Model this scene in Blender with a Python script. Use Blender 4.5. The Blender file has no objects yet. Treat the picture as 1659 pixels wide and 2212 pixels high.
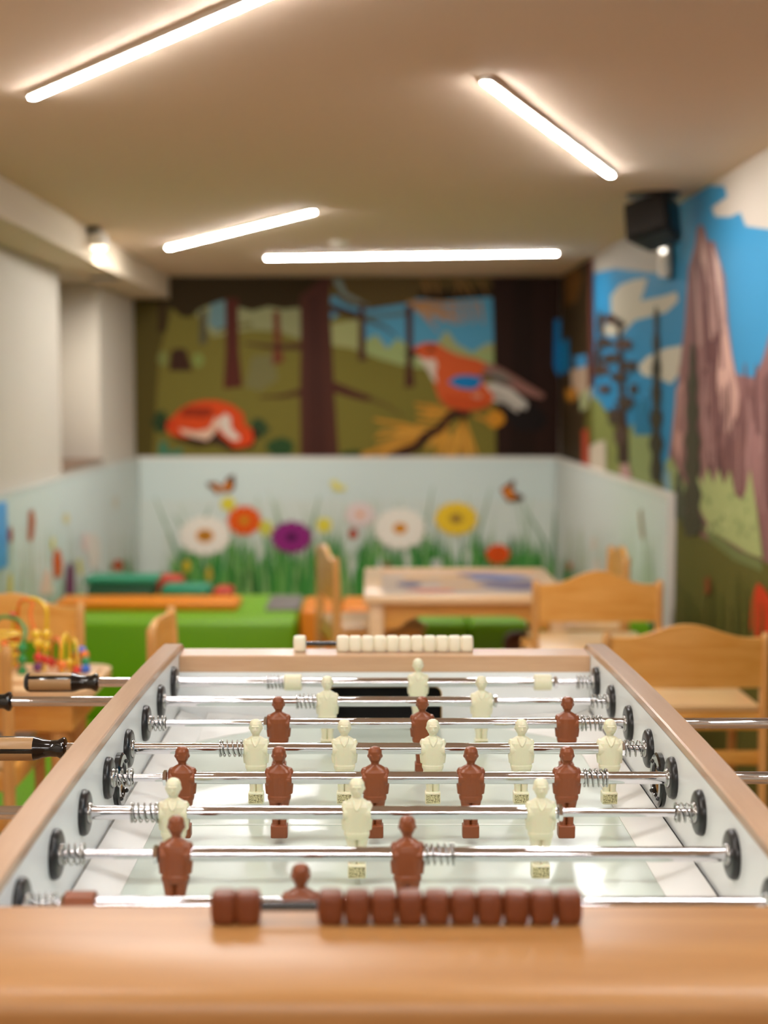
import bpy, bmesh, math, random
from mathutils import Vector, Matrix
random.seed(7)
PI=math.pi
SC=bpy.context.scene
COL=SC.collection
# ---------------------------------------------------------------- camera (level room, lens 50 mm, pitched slightly down)
F=3072.2; TH=.08122; CX=799.4; HC=1.45
cam=bpy.data.cameras.new('camera'); camo=bpy.data.objects.new('camera',cam); COL.objects.link(camo)
camo.location=(0,0,HC); camo.rotation_euler=(PI/2-TH,0,0)
cam.sensor_fit='VERTICAL'; cam.sensor_height=36; cam.sensor_width=27; cam.lens=50
cam.shift_x=(829.5-CX)/2212
cam.clip_start=.05; cam.clip_end=60
cam.dof.use_dof=True; cam.dof.focus_distance=1.90; cam.dof.aperture_fstop=2.8
SC.camera=camo
SC.view_settings.view_transform='Standard'; SC.view_settings.look='None'
SC.view_settings.gamma=1; SC.view_settings.exposure=0.42; SC.view_settings.use_curve_mapping=False
def ray(px,py):
    x=px-CX;u=1106-py;c,s=math.cos(TH),math.sin(TH)
    return Vector((x,c*F+s*u,-s*F+c*u))
def at(px,py,Y):
    r=ray(px,py); return r*(Y/r.y)+Vector((0,0,HC))
def atx(px,py,X):
    r=ray(px,py); return r*(X/r.x)+Vector((0,0,HC))
def atz(px,py,z):
    r=ray(px,py); return r*((z-HC)/r.z)+Vector((0,0,HC))
# ---------------------------------------------------------------- room sizes
YF=9.7; YB=-3.4; XL=-1.6; XR=1.30
ZC=at(800,597,YF).z          # ceiling
# ---------------------------------------------------------------- materials
def lin(c):
    return tuple(((v/255)/12.92 if v<=10 else ((v/255+.055)/1.055)**2.4) for v in c)
MATS={}
def mat(name,col,rough=.5,metal=0,spec=.5,coat=0,emit=None,es=0,sss=0,bump=0,bscale=200,vary=0):
    if name in MATS: return MATS[name]
    m=bpy.data.materials.new(name); m.use_nodes=True; nt=m.node_tree; b=nt.nodes['Principled BSDF']
    c=lin(col)
    b.inputs['Base Color'].default_value=(*c,1); b.inputs['Roughness'].default_value=rough
    b.inputs['Metallic'].default_value=metal; b.inputs['Specular IOR Level'].default_value=spec
    b.inputs['Coat Weight'].default_value=coat; b.inputs['Coat Roughness'].default_value=.12
    if sss: b.inputs['Subsurface Weight'].default_value=sss; b.inputs['Subsurface Scale'].default_value=.006
    if emit: b.inputs['Emission Color'].default_value=(*emit,1); b.inputs['Emission Strength'].default_value=es
    tc=nt.nodes.new('ShaderNodeTexCoord')
    if bump:
        n=nt.nodes.new('ShaderNodeTexNoise'); n.inputs['Scale'].default_value=bscale; n.inputs['Detail'].default_value=3
        nt.links.new(tc.outputs['Object'],n.inputs['Vector'])
        bp=nt.nodes.new('ShaderNodeBump'); bp.inputs['Strength'].default_value=bump; bp.inputs['Distance'].default_value=.002
        nt.links.new(n.outputs['Fac'],bp.inputs['Height']); nt.links.new(bp.outputs['Normal'],b.inputs['Normal'])
    if vary:
        n=nt.nodes.new('ShaderNodeTexNoise'); n.inputs['Scale'].default_value=3; n.inputs['Detail'].default_value=4
        nt.links.new(tc.outputs['Object'],n.inputs['Vector'])
        r=nt.nodes.new('ShaderNodeMixRGB'); r.inputs[1].default_value=(*[v*(1-vary) for v in c],1); r.inputs[2].default_value=(*[min(1,v*(1+vary)) for v in c],1)
        nt.links.new(n.outputs['Fac'],r.inputs[0]); nt.links.new(r.outputs[0],b.inputs['Base Color'])
    MATS[name]=m; return m
def wood(name,c1,c2,rough=.35,coat=.3,scale=(1.2,14,14),crough=.15):
    m=bpy.data.materials.new(name); m.use_nodes=True; nt=m.node_tree; b=nt.nodes['Principled BSDF']
    tc=nt.nodes.new('ShaderNodeTexCoord'); mp=nt.nodes.new('ShaderNodeMapping'); mp.inputs['Scale'].default_value=scale
    n=nt.nodes.new('ShaderNodeTexNoise'); n.inputs['Scale'].default_value=2.2; n.inputs['Detail'].default_value=6; n.inputs['Distortion'].default_value=.6
    n2=nt.nodes.new('ShaderNodeTexNoise'); n2.inputs['Scale'].default_value=14; n2.inputs['Detail'].default_value=2
    mx=nt.nodes.new('ShaderNodeMath'); mx.operation='MULTIPLY_ADD'; mx.inputs[1].default_value=.35
    rp=nt.nodes.new('ShaderNodeValToRGB'); rp.color_ramp.elements[0].position=.42; rp.color_ramp.elements[1].position=.82
    rp.color_ramp.elements[0].color=(*lin(c1),1); rp.color_ramp.elements[1].color=(*lin(c2),1)
    L=nt.links.new
    L(tc.outputs['Object'],mp.inputs['Vector']); L(mp.outputs['Vector'],n.inputs['Vector']); L(mp.outputs['Vector'],n2.inputs['Vector'])
    L(n2.outputs['Fac'],mx.inputs[0]); L(n.outputs['Fac'],mx.inputs[2]); L(mx.outputs[0],rp.inputs['Fac']); L(rp.outputs['Color'],b.inputs['Base Color'])
    b.inputs['Roughness'].default_value=rough; b.inputs['Coat Weight'].default_value=coat; b.inputs['Coat Roughness'].default_value=crough
    MATS[name]=m; return m
CHROME=mat('chrome',(215,215,218),.03,1)
STEEL=mat('spring_steel',(175,175,172),.22,1)
BLACK=mat('black_plastic',(24,23,23),.3,spec=.5,bump=.05,bscale=400)
GLOSSB=mat('glossy_black',(12,12,12),.12,coat=.5)
WHITEL=mat('white_laminate',(234,236,234),.32,coat=.15)
RAMPM=mat('ramp_white',(238,237,232),.25,coat=.3)
IVORY=mat('ivory_plastic',(220,216,184),.38,sss=.25,bump=.04,bscale=300)
BROWNP=mat('brown_plastic',(126,63,25),.34,bump=.06,bscale=300)
BEADB=mat('bead_brown',(110,52,20),.36,bump=.1,bscale=260)
BEADW=mat('bead_ivory',(240,232,205),.4,sss=.1)
TAN=mat('handle_tan',(165,128,84),.4,bump=.05,bscale=500)
GOLD=mat('ring_gold',(190,145,80),.3,.6)
DARK=mat('goal_dark',(14,11,9),.8)
BEECH=wood('beech_rail',(192,150,112),(204,165,128),.3,.35)
BEECHN=wood('beech_panel',(158,108,56),(172,123,70),.40,.3,crough=.32)
BEECHY=wood('beech_cap',(174,136,102),(187,150,118),.3,.35,scale=(14,1.2,14))
CHAIRW=wood('chair_wood',(216,148,54),(236,176,92),.35,.3)
CHAIRS=wood('chair_seat_wood',(222,180,120),(232,194,138),.35,.3)
CHAIRL=wood('chair_leg_wood',(206,146,74),(220,166,98),.35,.3,scale=(14,14,1.2))
TABW=wood('table_wood',(226,186,136),(238,202,156),.32,.3)
FLOORW=wood('floor_wood',(158,116,76),(186,142,98),.3,.3,scale=(6,.8,6))
CEILM=mat('ceiling_paint',(222,200,176),.85,spec=.2)
CREAM=mat('cream_paint',(206,198,184),.8,spec=.2,vary=.02)
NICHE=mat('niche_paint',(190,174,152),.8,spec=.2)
STRIP=mat('strip_light',(255,240,220),.5,emit=(1,.985,.97),es=128)
LAMPW=mat('lamp_white',(235,228,215),.4)
LENS=mat('lamp_lens',(255,240,220),.5,emit=(1,.90,.74),es=3.2)
LENSB=mat('small_lamp_lens',(255,240,220),.5,emit=(1,.92,.8),es=2.2)
GREENB=mat('green_vinyl',(116,172,4),.42,spec=.35,vary=.03)
ORANGEB=mat('orange_vinyl',(240,140,22),.42,spec=.35,vary=.03)
TEALB=mat('teal_vinyl',(40,140,105),.45,spec=.35)
GREYB=mat('grey_vinyl',(120,112,108),.5)
REDB=mat('red_vinyl',(190,50,20),.45)
BROWNV=mat('brown_vinyl',(96,50,26),.45)
DGREEN=mat('dark_green_vinyl',(40,96,70),.5)
SILL=wood('sill_wood',(120,84,56),(140,100,70),.4,.2)
def paint_mat():
    m=bpy.data.materials.new('mural_paint'); m.use_nodes=True; nt=m.node_tree; b=nt.nodes['Principled BSDF']
    a=nt.nodes.new('ShaderNodeVertexColor'); a.layer_name='paint'; nt.links.new(a.outputs['Color'],b.inputs['Base Color'])
    b.inputs['Roughness'].default_value=.65; b.inputs['Specular IOR Level'].default_value=.12
    return m
PAINT=paint_mat()
def field_mat():
    m=bpy.data.materials.new('field_glass'); m.use_nodes=True; nt=m.node_tree; b=nt.nodes['Principled BSDF']
    tc=nt.nodes.new('ShaderNodeTexCoord'); n=nt.nodes.new('ShaderNodeTexNoise'); n.inputs['Scale'].default_value=9; n.inputs['Detail'].default_value=3
    rp=nt.nodes.new('ShaderNodeValToRGB'); rp.color_ramp.elements[0].color=(*lin((190,204,190)),1); rp.color_ramp.elements[1].color=(*lin((206,214,202)),1)
    nt.links.new(tc.outputs['Object'],n.inputs['Vector']); nt.links.new(n.outputs['Fac'],rp.inputs['Fac']); nt.links.new(rp.outputs['Color'],b.inputs['Base Color'])
    b.inputs['Roughness'].default_value=.3; b.inputs['Coat Weight'].default_value=.6; b.inputs['Coat Roughness'].default_value=.16
    return m
FIELD=field_mat()
def stamp_mat():
    m=bpy.data.materials.new('stamped_ivory'); m.use_nodes=True; nt=m.node_tree; b=nt.nodes['Principled BSDF']
    tc=nt.nodes.new('ShaderNodeTexCoord'); n=nt.nodes.new('ShaderNodeTexNoise'); n.inputs['Scale'].default_value=700; n.inputs['Detail'].default_value=4
    rp=nt.nodes.new('ShaderNodeValToRGB'); rp.color_ramp.elements[0].position=.36; rp.color_ramp.elements[1].position=.58
    rp.color_ramp.elements[0].color=(*lin((96,86,54)),1); rp.color_ramp.elements[1].color=(*lin((206,198,150)),1)
    nt.links.new(tc.outputs['Object'],n.inputs['Vector']); nt.links.new(n.outputs['Fac'],rp.inputs['Fac']); nt.links.new(rp.outputs['Color'],b.inputs['Base Color'])
    b.inputs['Roughness'].default_value=.5
    return m
STAMP=stamp_mat()
# ---------------------------------------------------------------- object helpers
def link(name,me,parent=None,loc=None,rot=None,smooth=True):
    o=bpy.data.objects.new(name,me); COL.objects.link(o)
    if parent: o.parent=parent
    if loc is not None: o.location=loc
    if rot is not None: o.rotation_euler=rot
    return o
def finish(bm,name,m,parent=None,loc=None,rot=None,smooth=None,ang=35):
    bmesh.ops.recalc_face_normals(bm,faces=bm.faces)
    me=bpy.data.meshes.new(name); bm.to_mesh(me); bm.free()
    for mm in (m if isinstance(m,(list,tuple)) else [m]): me.materials.append(mm)
    if smooth is not False:
        me.polygons.foreach_set('use_smooth',[True]*len(me.polygons))
        try: me.set_sharp_from_angle(angle=math.radians(ang))
        except Exception: pass
    return link(name,me,parent,loc,rot)
def thing(name,label,cat,loc=(0,0,0),rz=0,group=None,rot=None):
    o=bpy.data.objects.new(name,None); COL.objects.link(o); o.empty_display_size=.1
    o.location=loc; o.rotation_euler=rot if rot else (0,0,rz)
    return tag(o,label,cat,group)
def tag(o,label=None,cat=None,group=None,kind=None):
    if label: o['label']=label
    if cat: o['category']=cat
    if group: o['group']=group
    if kind: o['kind']=kind
    return o
def box(bm,x0,x1,y0,y1,z0,z1,bev=0,seg=2,mi=0):
    vs=[bm.verts.new(p) for p in ((x0,y0,z0),(x1,y0,z0),(x1,y1,z0),(x0,y1,z0),(x0,y0,z1),(x1,y0,z1),(x1,y1,z1),(x0,y1,z1))]
    fs=[bm.faces.new([vs[i] for i in q]) for q in ((0,3,2,1),(4,5,6,7),(0,1,5,4),(1,2,6,5),(2,3,7,6),(3,0,4,7))]
    for f in fs: f.material_index=mi
    if bev:
        es=set(e for f in fs for e in f.edges)
        bmesh.ops.bevel(bm,geom=list(es),offset=bev,segments=seg,affect='EDGES',profile=.5)
    return vs
def boxo(name,m,b,parent=None,bev=0,seg=2,loc=None,rot=None):
    bm=bmesh.new(); box(bm,*b,bev=bev,seg=seg); return finish(bm,name,m,parent,loc,rot)
def ringv(bm,c,u,v,ru,rv,n,ex=2.0,ph=0):
    out=[]
    for i in range(n):
        a=2*PI*i/n+ph; ca,sa=math.cos(a),math.sin(a)
        out.append(bm.verts.new(Vector(c)+Vector(u)*ru*math.copysign(abs(ca)**(2/ex),ca)+Vector(v)*rv*math.copysign(abs(sa)**(2/ex),sa)))
    return out
def bridge(bm,rs,cap=True,mi=0):
    n=len(rs[0])
    for a,b in zip(rs,rs[1:]):
        for i in range(n):
            f=bm.faces.new((a[i],a[(i+1)%n],b[(i+1)%n],b[i])); f.material_index=mi(f) if callable(mi) else mi
    if cap: bm.faces.new(rs[0][::-1]); bm.faces.new(rs[-1])
def lathe_x(bm,prof,n=24,mi=0,cy=0,cz=0,ph=0):   # prof: (x, r)
    rs=[ringv(bm,(x,cy,cz),(0,1,0),(0,0,1),max(r,1e-5),max(r,1e-5),n,ph=ph) for x,r in prof]
    bridge(bm,rs,mi=mi); return rs
def lathe_z(bm,prof,n=24,mi=0,cx=0,cy=0):
    rs=[ringv(bm,(cx,cy,z),(1,0,0),(0,1,0),max(r,1e-5),max(r,1e-5),n) for z,r in prof]
    bridge(bm,rs,mi=mi); return rs
def tube(bm,pts,r,n=8,mi=0):
    pts=[Vector(p) for p in pts]; rs=[]; up=Vector((0,0,1)); pv=None
    for i,p in enumerate(pts):
        t=(pts[min(i+1,len(pts)-1)]-pts[max(i-1,0)]).normalized()
        u=pv-t*pv.dot(t) if pv else t.cross(up if abs(t.z)<.9 else Vector((1,0,0)))
        u.normalize(); pv=u; v=t.cross(u)
        rs.append(ringv(bm,p,u,v,r,r,n))
    bridge(bm,rs,mi=mi)
def prism(bm,poly,axis,a0,a1,mi=0):
    # poly: 2D points, extruded along axis from a0 to a1
    def P(p,a):
        return {'x':(a,p[0],p[1]),'y':(p[0],a,p[1]),'z':(p[0],p[1],a)}[axis]
    A=[bm.verts.new(P(p,a0)) for p in poly]; B=[bm.verts.new(P(p,a1)) for p in poly]; n=len(poly)
    fs=[bm.faces.new(A[::-1]),bm.faces.new(B)]
    for i in range(n): fs.append(bm.faces.new((A[i],A[(i+1)%n],B[(i+1)%n],B[i])))
    for f in fs: f.material_index=mi
    return fs
def ball(bm,c,r,mi=0,sc=(1,1,1),seg=14):
    M=Matrix.Translation(c)@Matrix.Diagonal((r*sc[0],r*sc[1],r*sc[2],1))
    g=bmesh.ops.create_uvsphere(bm,u_segments=seg,v_segments=seg//2+2,radius=1,matrix=M)
    for v in g['verts']:
        for f in v.link_faces: f.material_index=mi
# ================================================================ ROOM
struct=lambda o: tag(o,kind='structure')
boxo_=boxo
struct(boxo('floor',FLOORW,(XL-.3,XR+.2,YB-.2,YF+.2,-.1,0)))
struct(boxo('ceiling',CEILM,(XL-.3,XR+.2,YB-.2,YF+.2,ZC,ZC+.1)))
struct(boxo('wall_back',CREAM,(XL-.3,XR+.2,YF,YF+.1,0,ZC)))
struct(boxo('wall_right',CREAM,(XR,XR+.1,YB,YF,0,ZC)))
struct(boxo('wall_front',CREAM,(XL-.3,XR+.2,YB-.1,YB,0,ZC)))
# left wall with a window niche
n0=atx(133,1020,XL).y; n1=atx(218,1000,XL).y; zs=atx(133,1018,XL).z; zt=atx(218,612,XL).z
bm=bmesh.new()
box(bm,XL-.28,XL,YB,n0,0,ZC); box(bm,XL-.28,XL,n1,YF,0,ZC); box(bm,XL-.28,XL,n0,n1,0,zs); box(bm,XL-.28,XL,n0,n1,zt,ZC)
struct(finish(bm,'wall_left',CREAM))
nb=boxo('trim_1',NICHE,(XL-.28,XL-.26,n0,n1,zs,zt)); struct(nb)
sl=boxo('trim_2',SILL,(XL-.26,XL+.012,n0,n1,zs,zs+.02)); struct(sl)
# bulkhead along the left wall
sx=at(366,640,YF).x; sz=at(366,646,YF).z
struct(boxo('trim_3',mat('soffit_paint',(216,200,176),.8,spec=.2),(XL,sx,YB,YF,sz,ZC)))
# ---------------------------------------------------------------- ceiling strips
def strip(p,q,label,w=.021,inner=None):
    p=Vector(p);q=Vector(q); d=(q-p); L=d.length; a=math.atan2(d.y,d.x); c=(p+q)/2
    t=thing('strip_light',label,'ceiling light',(c.x,c.y,ZC),a,'linear ceiling strip lights')
    def stad(L,w,z0,z1,m,name,n=10):
        poly=[]
        for s in (1,-1):
            for i in range(n+1):
                an=-PI/2+PI*i/n + (0 if s>0 else PI)
                poly.append((s*(L/2-w/2)+math.cos(an)*w/2, math.sin(an)*w/2))
        bm=bmesh.new(); prism(bm,poly,'z',z0,z1); return finish(bm,name,m,t)
    stad(L+.008,w+.01,-.013,0,LAMPW,'trim_frame'); stad(L,w,-.017,-.013,STRIP,'diffuser')
    return t
def sp(x,y): return atz(x,y,ZC-.02)
def seg2(a,b): return sp(*a),sp(*b)
pA,pB=seg2((68,217),(570,2)); pB=pA+(pB-pA)*1.25
strip(pA,pB,'long glowing ceiling strip light at upper left, cut by the photo top')
strip(*seg2((1047,182),(1320,384)),'diagonal glowing ceiling strip light pointing towards the black loudspeaker')
strip(*seg2((364,538),(678,461)),'short glowing ceiling strip light right of the small spotlight on the bulkhead')
strip(*seg2((575,560),(1203,550)),'horizontal glowing ceiling strip light just above the forest mural')
for (x0,y0,x1,y1) in ((.3,1.60,.8,1.42),(-.62,1.52,-.34,1.42),(1.02,.3,.95,1.25),(-1.08,.35,-1.0,1.5),(-.8,-.7,.6,-1.0),(-.9,-2.3,.8,-2.0)):  # strips added out of view as fill light for the football table
    o=strip((x0,y0,ZC),(x1,y1,ZC),'added fill light strip on the ceiling, above and behind the camera, out of view')
# smoke detector
bm=bmesh.new(); lathe_z(bm,[(-.03,.02),(-.028,.035),(-.012,.05),(0,.052)],28)
p=sp(733,530); tag(finish(bm,'smoke_detector',LAMPW,loc=(p.x,p.y,ZC)),'small round white smoke detector on the ceiling above the horizontal strip light','smoke detector')
# spotlight on the left bulkhead
sy=6.9; spx=sx+.055
t=thing('ceiling_spotlight','small white cylinder spotlight, lit, beside the bulkhead at the left','spotlight',(spx,sy,ZC))
bm=bmesh.new(); box(bm,-.05,.01,-.03,.03,-.03,0,bev=.004); finish(bm,'mount',BLACK,t)
bm=bmesh.new(); lathe_z(bm,[(-.094,.037),(-.09,.042),(-.034,.042),(-.026,.038)],28); finish(bm,'lamp_body',LAMPW,t)
bm=bmesh.new(); lathe_z(bm,[(-.104,.03),(-.0945,.036)],28); finish(bm,'lens',LENS,t)
ld=bpy.data.lights.new('spot_lamp','SPOT'); ld.energy=62; ld.color=(1,.95,.88); ld.spot_size=1.0; ld.spot_blend=1.0; ld.shadow_soft_size=.03
lo=bpy.data.objects.new('spot_lamp',ld); COL.objects.link(lo); lo.parent=t; lo.location=(.01,.06,-.108); lo.rotation_euler=(1.30,0,.02)
# vent in soffit underside
p=atz(225,600,sz)
bm=bmesh.new(); lathe_z(bm,[(-.012,.07),(-.01,.085),(0,.09)],32); 
t=tag(finish(bm,'ceiling_vent',GLOSSB,loc=(p.x,p.y,sz)),'round dark recessed fitting on the underside of the left bulkhead','ceiling vent')
# loudspeaker
c=at(1413,478,5.75)
t=thing('loudspeaker','black tilted loudspeaker hanging in the corner under the ceiling at right','loudspeaker',(c.x,c.y,c.z),rot=(math.radians(-16),math.radians(-14),math.radians(-38)))
bm=bmesh.new(); prism(bm,[(-.10,-.07),(.10,-.07),(.075,.09),(-.075,.09)],'z',-.085,.085)
bmesh.ops.bevel(bm,geom=list(bm.edges),offset=.012,segments=2,affect='EDGES'); finish(bm,'cabinet',BLACK,t)
bm=bmesh.new(); box(bm,-.088,.088,-.078,-.071,-.074,.074,bev=.003); finish(bm,'grille',mat('grille_black',(30,24,18),.7,bump=.6,bscale=900),t)
R=t.rotation_euler.to_matrix().inverted()
bm=bmesh.new(); v=R@Vector((0,.03,ZC-c.z)); tube(bm,[R@Vector((0,.03,.07)),R@Vector((0,.03,ZC-c.z-.012))],.014); finish(bm,'bracket',BLACK,t)
bm=bmesh.new(); lathe_z(bm,[(-.014,.10),(0,.11)],24)
o=finish(bm,'ceiling_plate',BLACK,t); o.location=v; o.rotation_euler=R.to_euler()
# wall spotlight (white) below the speaker
c=at(1437,560,6.15)
t=thing('wall_spotlight','slim white cylinder spotlight on a black bracket on the mountain mural below the loudspeaker','spotlight',(c.x,c.y,c.z))
bm=bmesh.new(); lathe_z(bm,[(-.075,.02),(-.07,.028),(.06,.028),(.068,.022)],24); finish(bm,'lamp_body',LAMPW,t)
bm=bmesh.new(); box(bm,.032,XR-c.x-.021,-.02,.02,-.09,.07,bev=.006); box(bm,.02,.04,-.01,.01,-.01,.02); finish(bm,'bracket',GLOSSB,t)
bm=bmesh.new(); ball(bm,(-.016,-.026,.035),.014); finish(bm,'lens',LENSB,t)
ld=bpy.data.lights.new('spot_lamp','SPOT'); ld.energy=16; ld.color=(1,.96,.9); ld.spot_size=1.2; ld.spot_blend=.9; ld.shadow_soft_size=.03
lo=bpy.data.objects.new('spot_lamp',ld); COL.objects.link(lo); lo.parent=t; lo.location=(-.05,.02,.0); lo.rotation_euler=(1.0,0,.5)
# ================================================================ MURALS (flat paint on the walls, painted shapes traced onto the wall planes)
class Canvas:
    def __init__(s,proj,normal,gain=1.0):
        s.proj=proj; s.n=Vector(normal); s.bm=bmesh.new(); s.cl=s.bm.loops.layers.float_color.new('paint'); s.g=gain; s.k=0
    def raw(s,pts,col,lay=None):
        if lay is None: s.k+=1; lay=s.k
        vs=[s.bm.verts.new(p+s.n*(.0012+.00016*lay)) for p in pts]
        f=s.bm.faces.new(vs); c=[min(1,v*s.g) for v in lin(col)]
        for l in f.loops: l[s.cl]=(*c,1)
    def poly(s,pts,col,lay=None): s.raw([s.proj(*p) for p in pts],col,lay)
    def blob(s,cx,cy,rx,ry,col,lay=None,n=22,w=0,ph=0,rot=0,seed=0):
        rnd=random.Random(seed); pts=[]
        for i in range(n):
            a=2*PI*i/n; k=1+(rnd.uniform(-w,w) if w else 0); x=math.cos(a)*rx*k; y=math.sin(a)*ry*k
            pts.append((cx+x*math.cos(rot)-y*math.sin(rot),cy+x*math.sin(rot)+y*math.cos(rot)))
        s.poly(pts,col,lay)
    def stroke(s,pts,w0,w1,col,lay=None):
        n=len(pts); A=[];B=[]
        for i,p in enumerate(pts):
            a=Vector(pts[max(0,i-1)]);b=Vector(pts[min(n-1,i+1)]); d=(b-a).normalized(); nn=Vector((-d.y,d.x)); w=(w0+(w1-w0)*i/(n-1))/2
            A.append((p[0]+nn.x*w,p[1]+nn.y*w)); B.append((p[0]-nn.x*w,p[1]-nn.y*w))
        s.poly(A+B[::-1],col,lay)
    def flower(s,cx,cy,rx,ry,col,cc,n=12,cr=.32,c2=None,lay=None):
        pts=[]
        for i in range(n*6):
            a=2*PI*i/(n*6); k=.86+.14*abs(math.cos(a*n/2))
            pts.append((cx+math.cos(a)*rx*k,cy+math.sin(a)*ry*k))
        s.poly(pts,col)
        if c2: s.blob(cx,cy,rx*cr*1.5,ry*cr*1.5,c2)
        s.blob(cx,cy,rx*cr,ry*cr,cc); 
    def done(s,name,label,cat,cuts=(),kill=None):
        for co,no in cuts:
            g=s.bm.verts[:]+s.bm.edges[:]+s.bm.faces[:]; bmesh.ops.bisect_plane(s.bm,geom=g,plane_co=co,plane_no=no)
        if kill: bmesh.ops.delete(s.bm,geom=[f for f in s.bm.faces if kill(f.calc_center_median())],context='FACES')
        me=bpy.data.meshes.new(name); s.bm.to_mesh(me); s.bm.free(); me.materials.append(PAINT)
        return tag(link(name,me),label,cat)
# --- forest mural, back wall
TP=.03
pb=lambda x,y: at(x,y,YF)
zw=at(800,992,YF).z; zoff=.006
G=.86
c=Canvas(pb,(0,-1,0),G)
c.raw([Vector((XL,YF,zw)),Vector((XR,YF,zw)),Vector((XR,YF,ZC)),Vector((XL,YF,ZC))],(118,108,44),0)
c.poly([(250,600),(380,640),(345,760),(330,990),(250,990)],(84,72,26))  # darker left part, weaker light there put into the mural colour
c.poly([(410,660),(655,655),(655,735),(600,715),(540,712),(460,728),(440,700)],(146,146,104))
c.poly([(455,655),(490,640),(492,705),(468,715),(450,700)],(108,138,140))
c.poly([(545,770),(590,765),(600,820),(560,845),(530,835)],(118,112,70))
c.stroke([(470,715),(500,706),(545,700)],6,9,(110,100,50))
c.poly([(712,700),(1066,640),(1066,770),(720,770)],(166,168,112))
c.poly([(715,640),(1066,635),(1066,742),(1052,742),(1020,762),(985,742),(965,712),(940,748),(900,760),(865,735),(842,760),(815,725),(790,735),(786,700),(772,690),(735,678),(715,690)],(88,158,190))
c.poly([(785,740),(812,722),(830,760),(860,730),(900,770),(1066,760),(1066,800),(780,790)],(158,172,112))
c.poly([(712,745),(760,752),(820,775),(880,792),(960,820),(1070,840),(1070,992),(712,992)],(122,112,46))
c.poly([(300,597),(300,650),(345,655),(375,668),(392,684),(412,686),(432,668),(470,652),(486,648),(520,665),(545,672),(580,662),(612,668),(652,664),(700,640),(725,597)],(50,36,8))
c.poly([(715,597),(718,632),(735,650),(760,662),(800,668),(880,655),(900,645),(1068,642),(1068,597)],(92,74,38))
c.poly([(722,610),(740,640),(775,655),(800,662),(780,650),(748,632),(735,600),(722,600)],(128,140,132))
c.poly([(905,630),(1068,622),(1068,640),(950,650),(905,645)],(46,32,10))
rnd=random.Random(3)
L0=c.k+1
for i in range(26):
    a=rnd.uniform(.05,1.35); L=rnd.uniform(50,150); x0=884+rnd.uniform(-6,10); y0=652
    c.stroke([(x0,y0),(x0+math.cos(a)*L*.5,y0+math.sin(a)*L*.28-4),(x0+math.cos(a)*L,y0+math.sin(a)*L*.48)],4,2.5,rnd.choice([(186,132,82),(170,128,92),(200,146,90)]),L0+i%6)
for i in range(10):
    x0=rnd.uniform(860,1040); c.stroke([(x0,600),(x0+8,618),(x0+rnd.uniform(0,22),640)],4,3,(150,108,60),L0+6)
for x0 in (925,950,980,1000,1020,1035): c.stroke([(x0,650),(x0+6,680),(x0+rnd.uniform(-4,10),700)],9,4,(172,136,108),L0+7)
c.k=L0+8
c.poly([(343,650),(360,650),(360,716),(342,718)],(60,42,16)); c.poly([(432,670),(446,670),(447,742),(431,744)],(84,80,62))
c.poly([(487,645),(514,645),(516,760),(524,836),(483,840),(488,760)],(84,36,26))
c.poly([(590,672),(604,672),(608,755),(614,782),(588,788),(592,740)],(112,58,38))
c.poly([(370,758),(385,752),(402,756),(416,801),(366,801)],(62,36,22)); c.blob(352,775,11,16,(124,128,70)); c.blob(428,778,12,15,(128,140,72))
c.stroke([(530,742),(590,750),(655,748)],4,15,(78,46,30)); c.stroke([(560,858),(610,856),(655,846)],3,14,(78,46,26))
c.poly([(648,640),(700,598),(716,598),(712,655),(716,720),(722,840),(732,992),(650,992),(648,860),(650,740)],(80,44,34))
c.poly([(664,640),(690,640),(700,840),(706,992),(668,992)],(70,38,30))
c.stroke([(716,834),(765,852),(800,862)],22,12,(80,40,32)); c.stroke([(800,862),(840,878),(872,900)],11,3,(106,88,42))
c.stroke([(714,664),(750,676),(790,688)],16,14,(72,44,34)); c.stroke([(788,688),(830,706),(858,728)],12,3,(84,92,84)); c.stroke([(790,684),(850,680),(880,676)],8,10,(96,110,104))
c.poly([(776,655),(788,655),(790,770),(796,778),(774,780)],(84,54,40)); c.poly([(876,660),(891,660),(892,800),(896,835),(874,838),(878,760)],(80,42,32))
c.poly([(1062,597),(1230,597),(1230,1000),(1072,1000),(1070,840)],(46,26,18)); c.poly([(1110,597),(1150,597),(1156,1000),(1100,1000)],(38,22,14))
c.poly([(1198,690),(1216,690),(1216,800),(1204,812),(1196,790)],(14,120,180))
# greenery, fox
c.blob(348,912,18,24,(46,66,36),w=.15,seed=1); c.blob(560,925,20,20,(50,70,40),w=.15,seed=2); c.blob(606,966,30,20,(48,76,40),w=.08,seed=3)
c.poly([(730,992),(740,976),(770,972),(805,980),(815,992)],(50,70,34)); c.poly([(340,992),(346,952),(360,955),(365,975),(395,968),(392,992)],(70,120,92))
c.poly([(350,915),(380,950),(430,965),(470,958),(500,975),(545,968),(560,935),(545,925),(380,900)],(56,28,14))
c.poly([(358,928),(366,908),(388,885),(410,872),(440,865),(470,865),(500,874),(525,892),(530,918),(545,928),(548,950),(530,966),(505,968),(488,950),(470,940),(430,944),(395,945),(370,940)],(214,74,26))
c.blob(425,890,36,12,(150,48,18),w=.2,seed=5); 
c.poly([(388,925),(425,932),(452,926),(466,900),(476,910),(466,935),(448,952),(420,946),(392,936)],(226,186,160))
c.poly([(474,905),(486,892),(498,900),(500,925),(520,945),(515,952),(500,950),(482,935),(472,920)],(224,206,190))
c.poly([(456,948),(468,928),(480,948),(500,968),(470,962)],(66,44,30)); c.blob(536,948,12,14,(222,70,26)); c.blob(372,918,12,13,(206,66,26))
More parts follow.
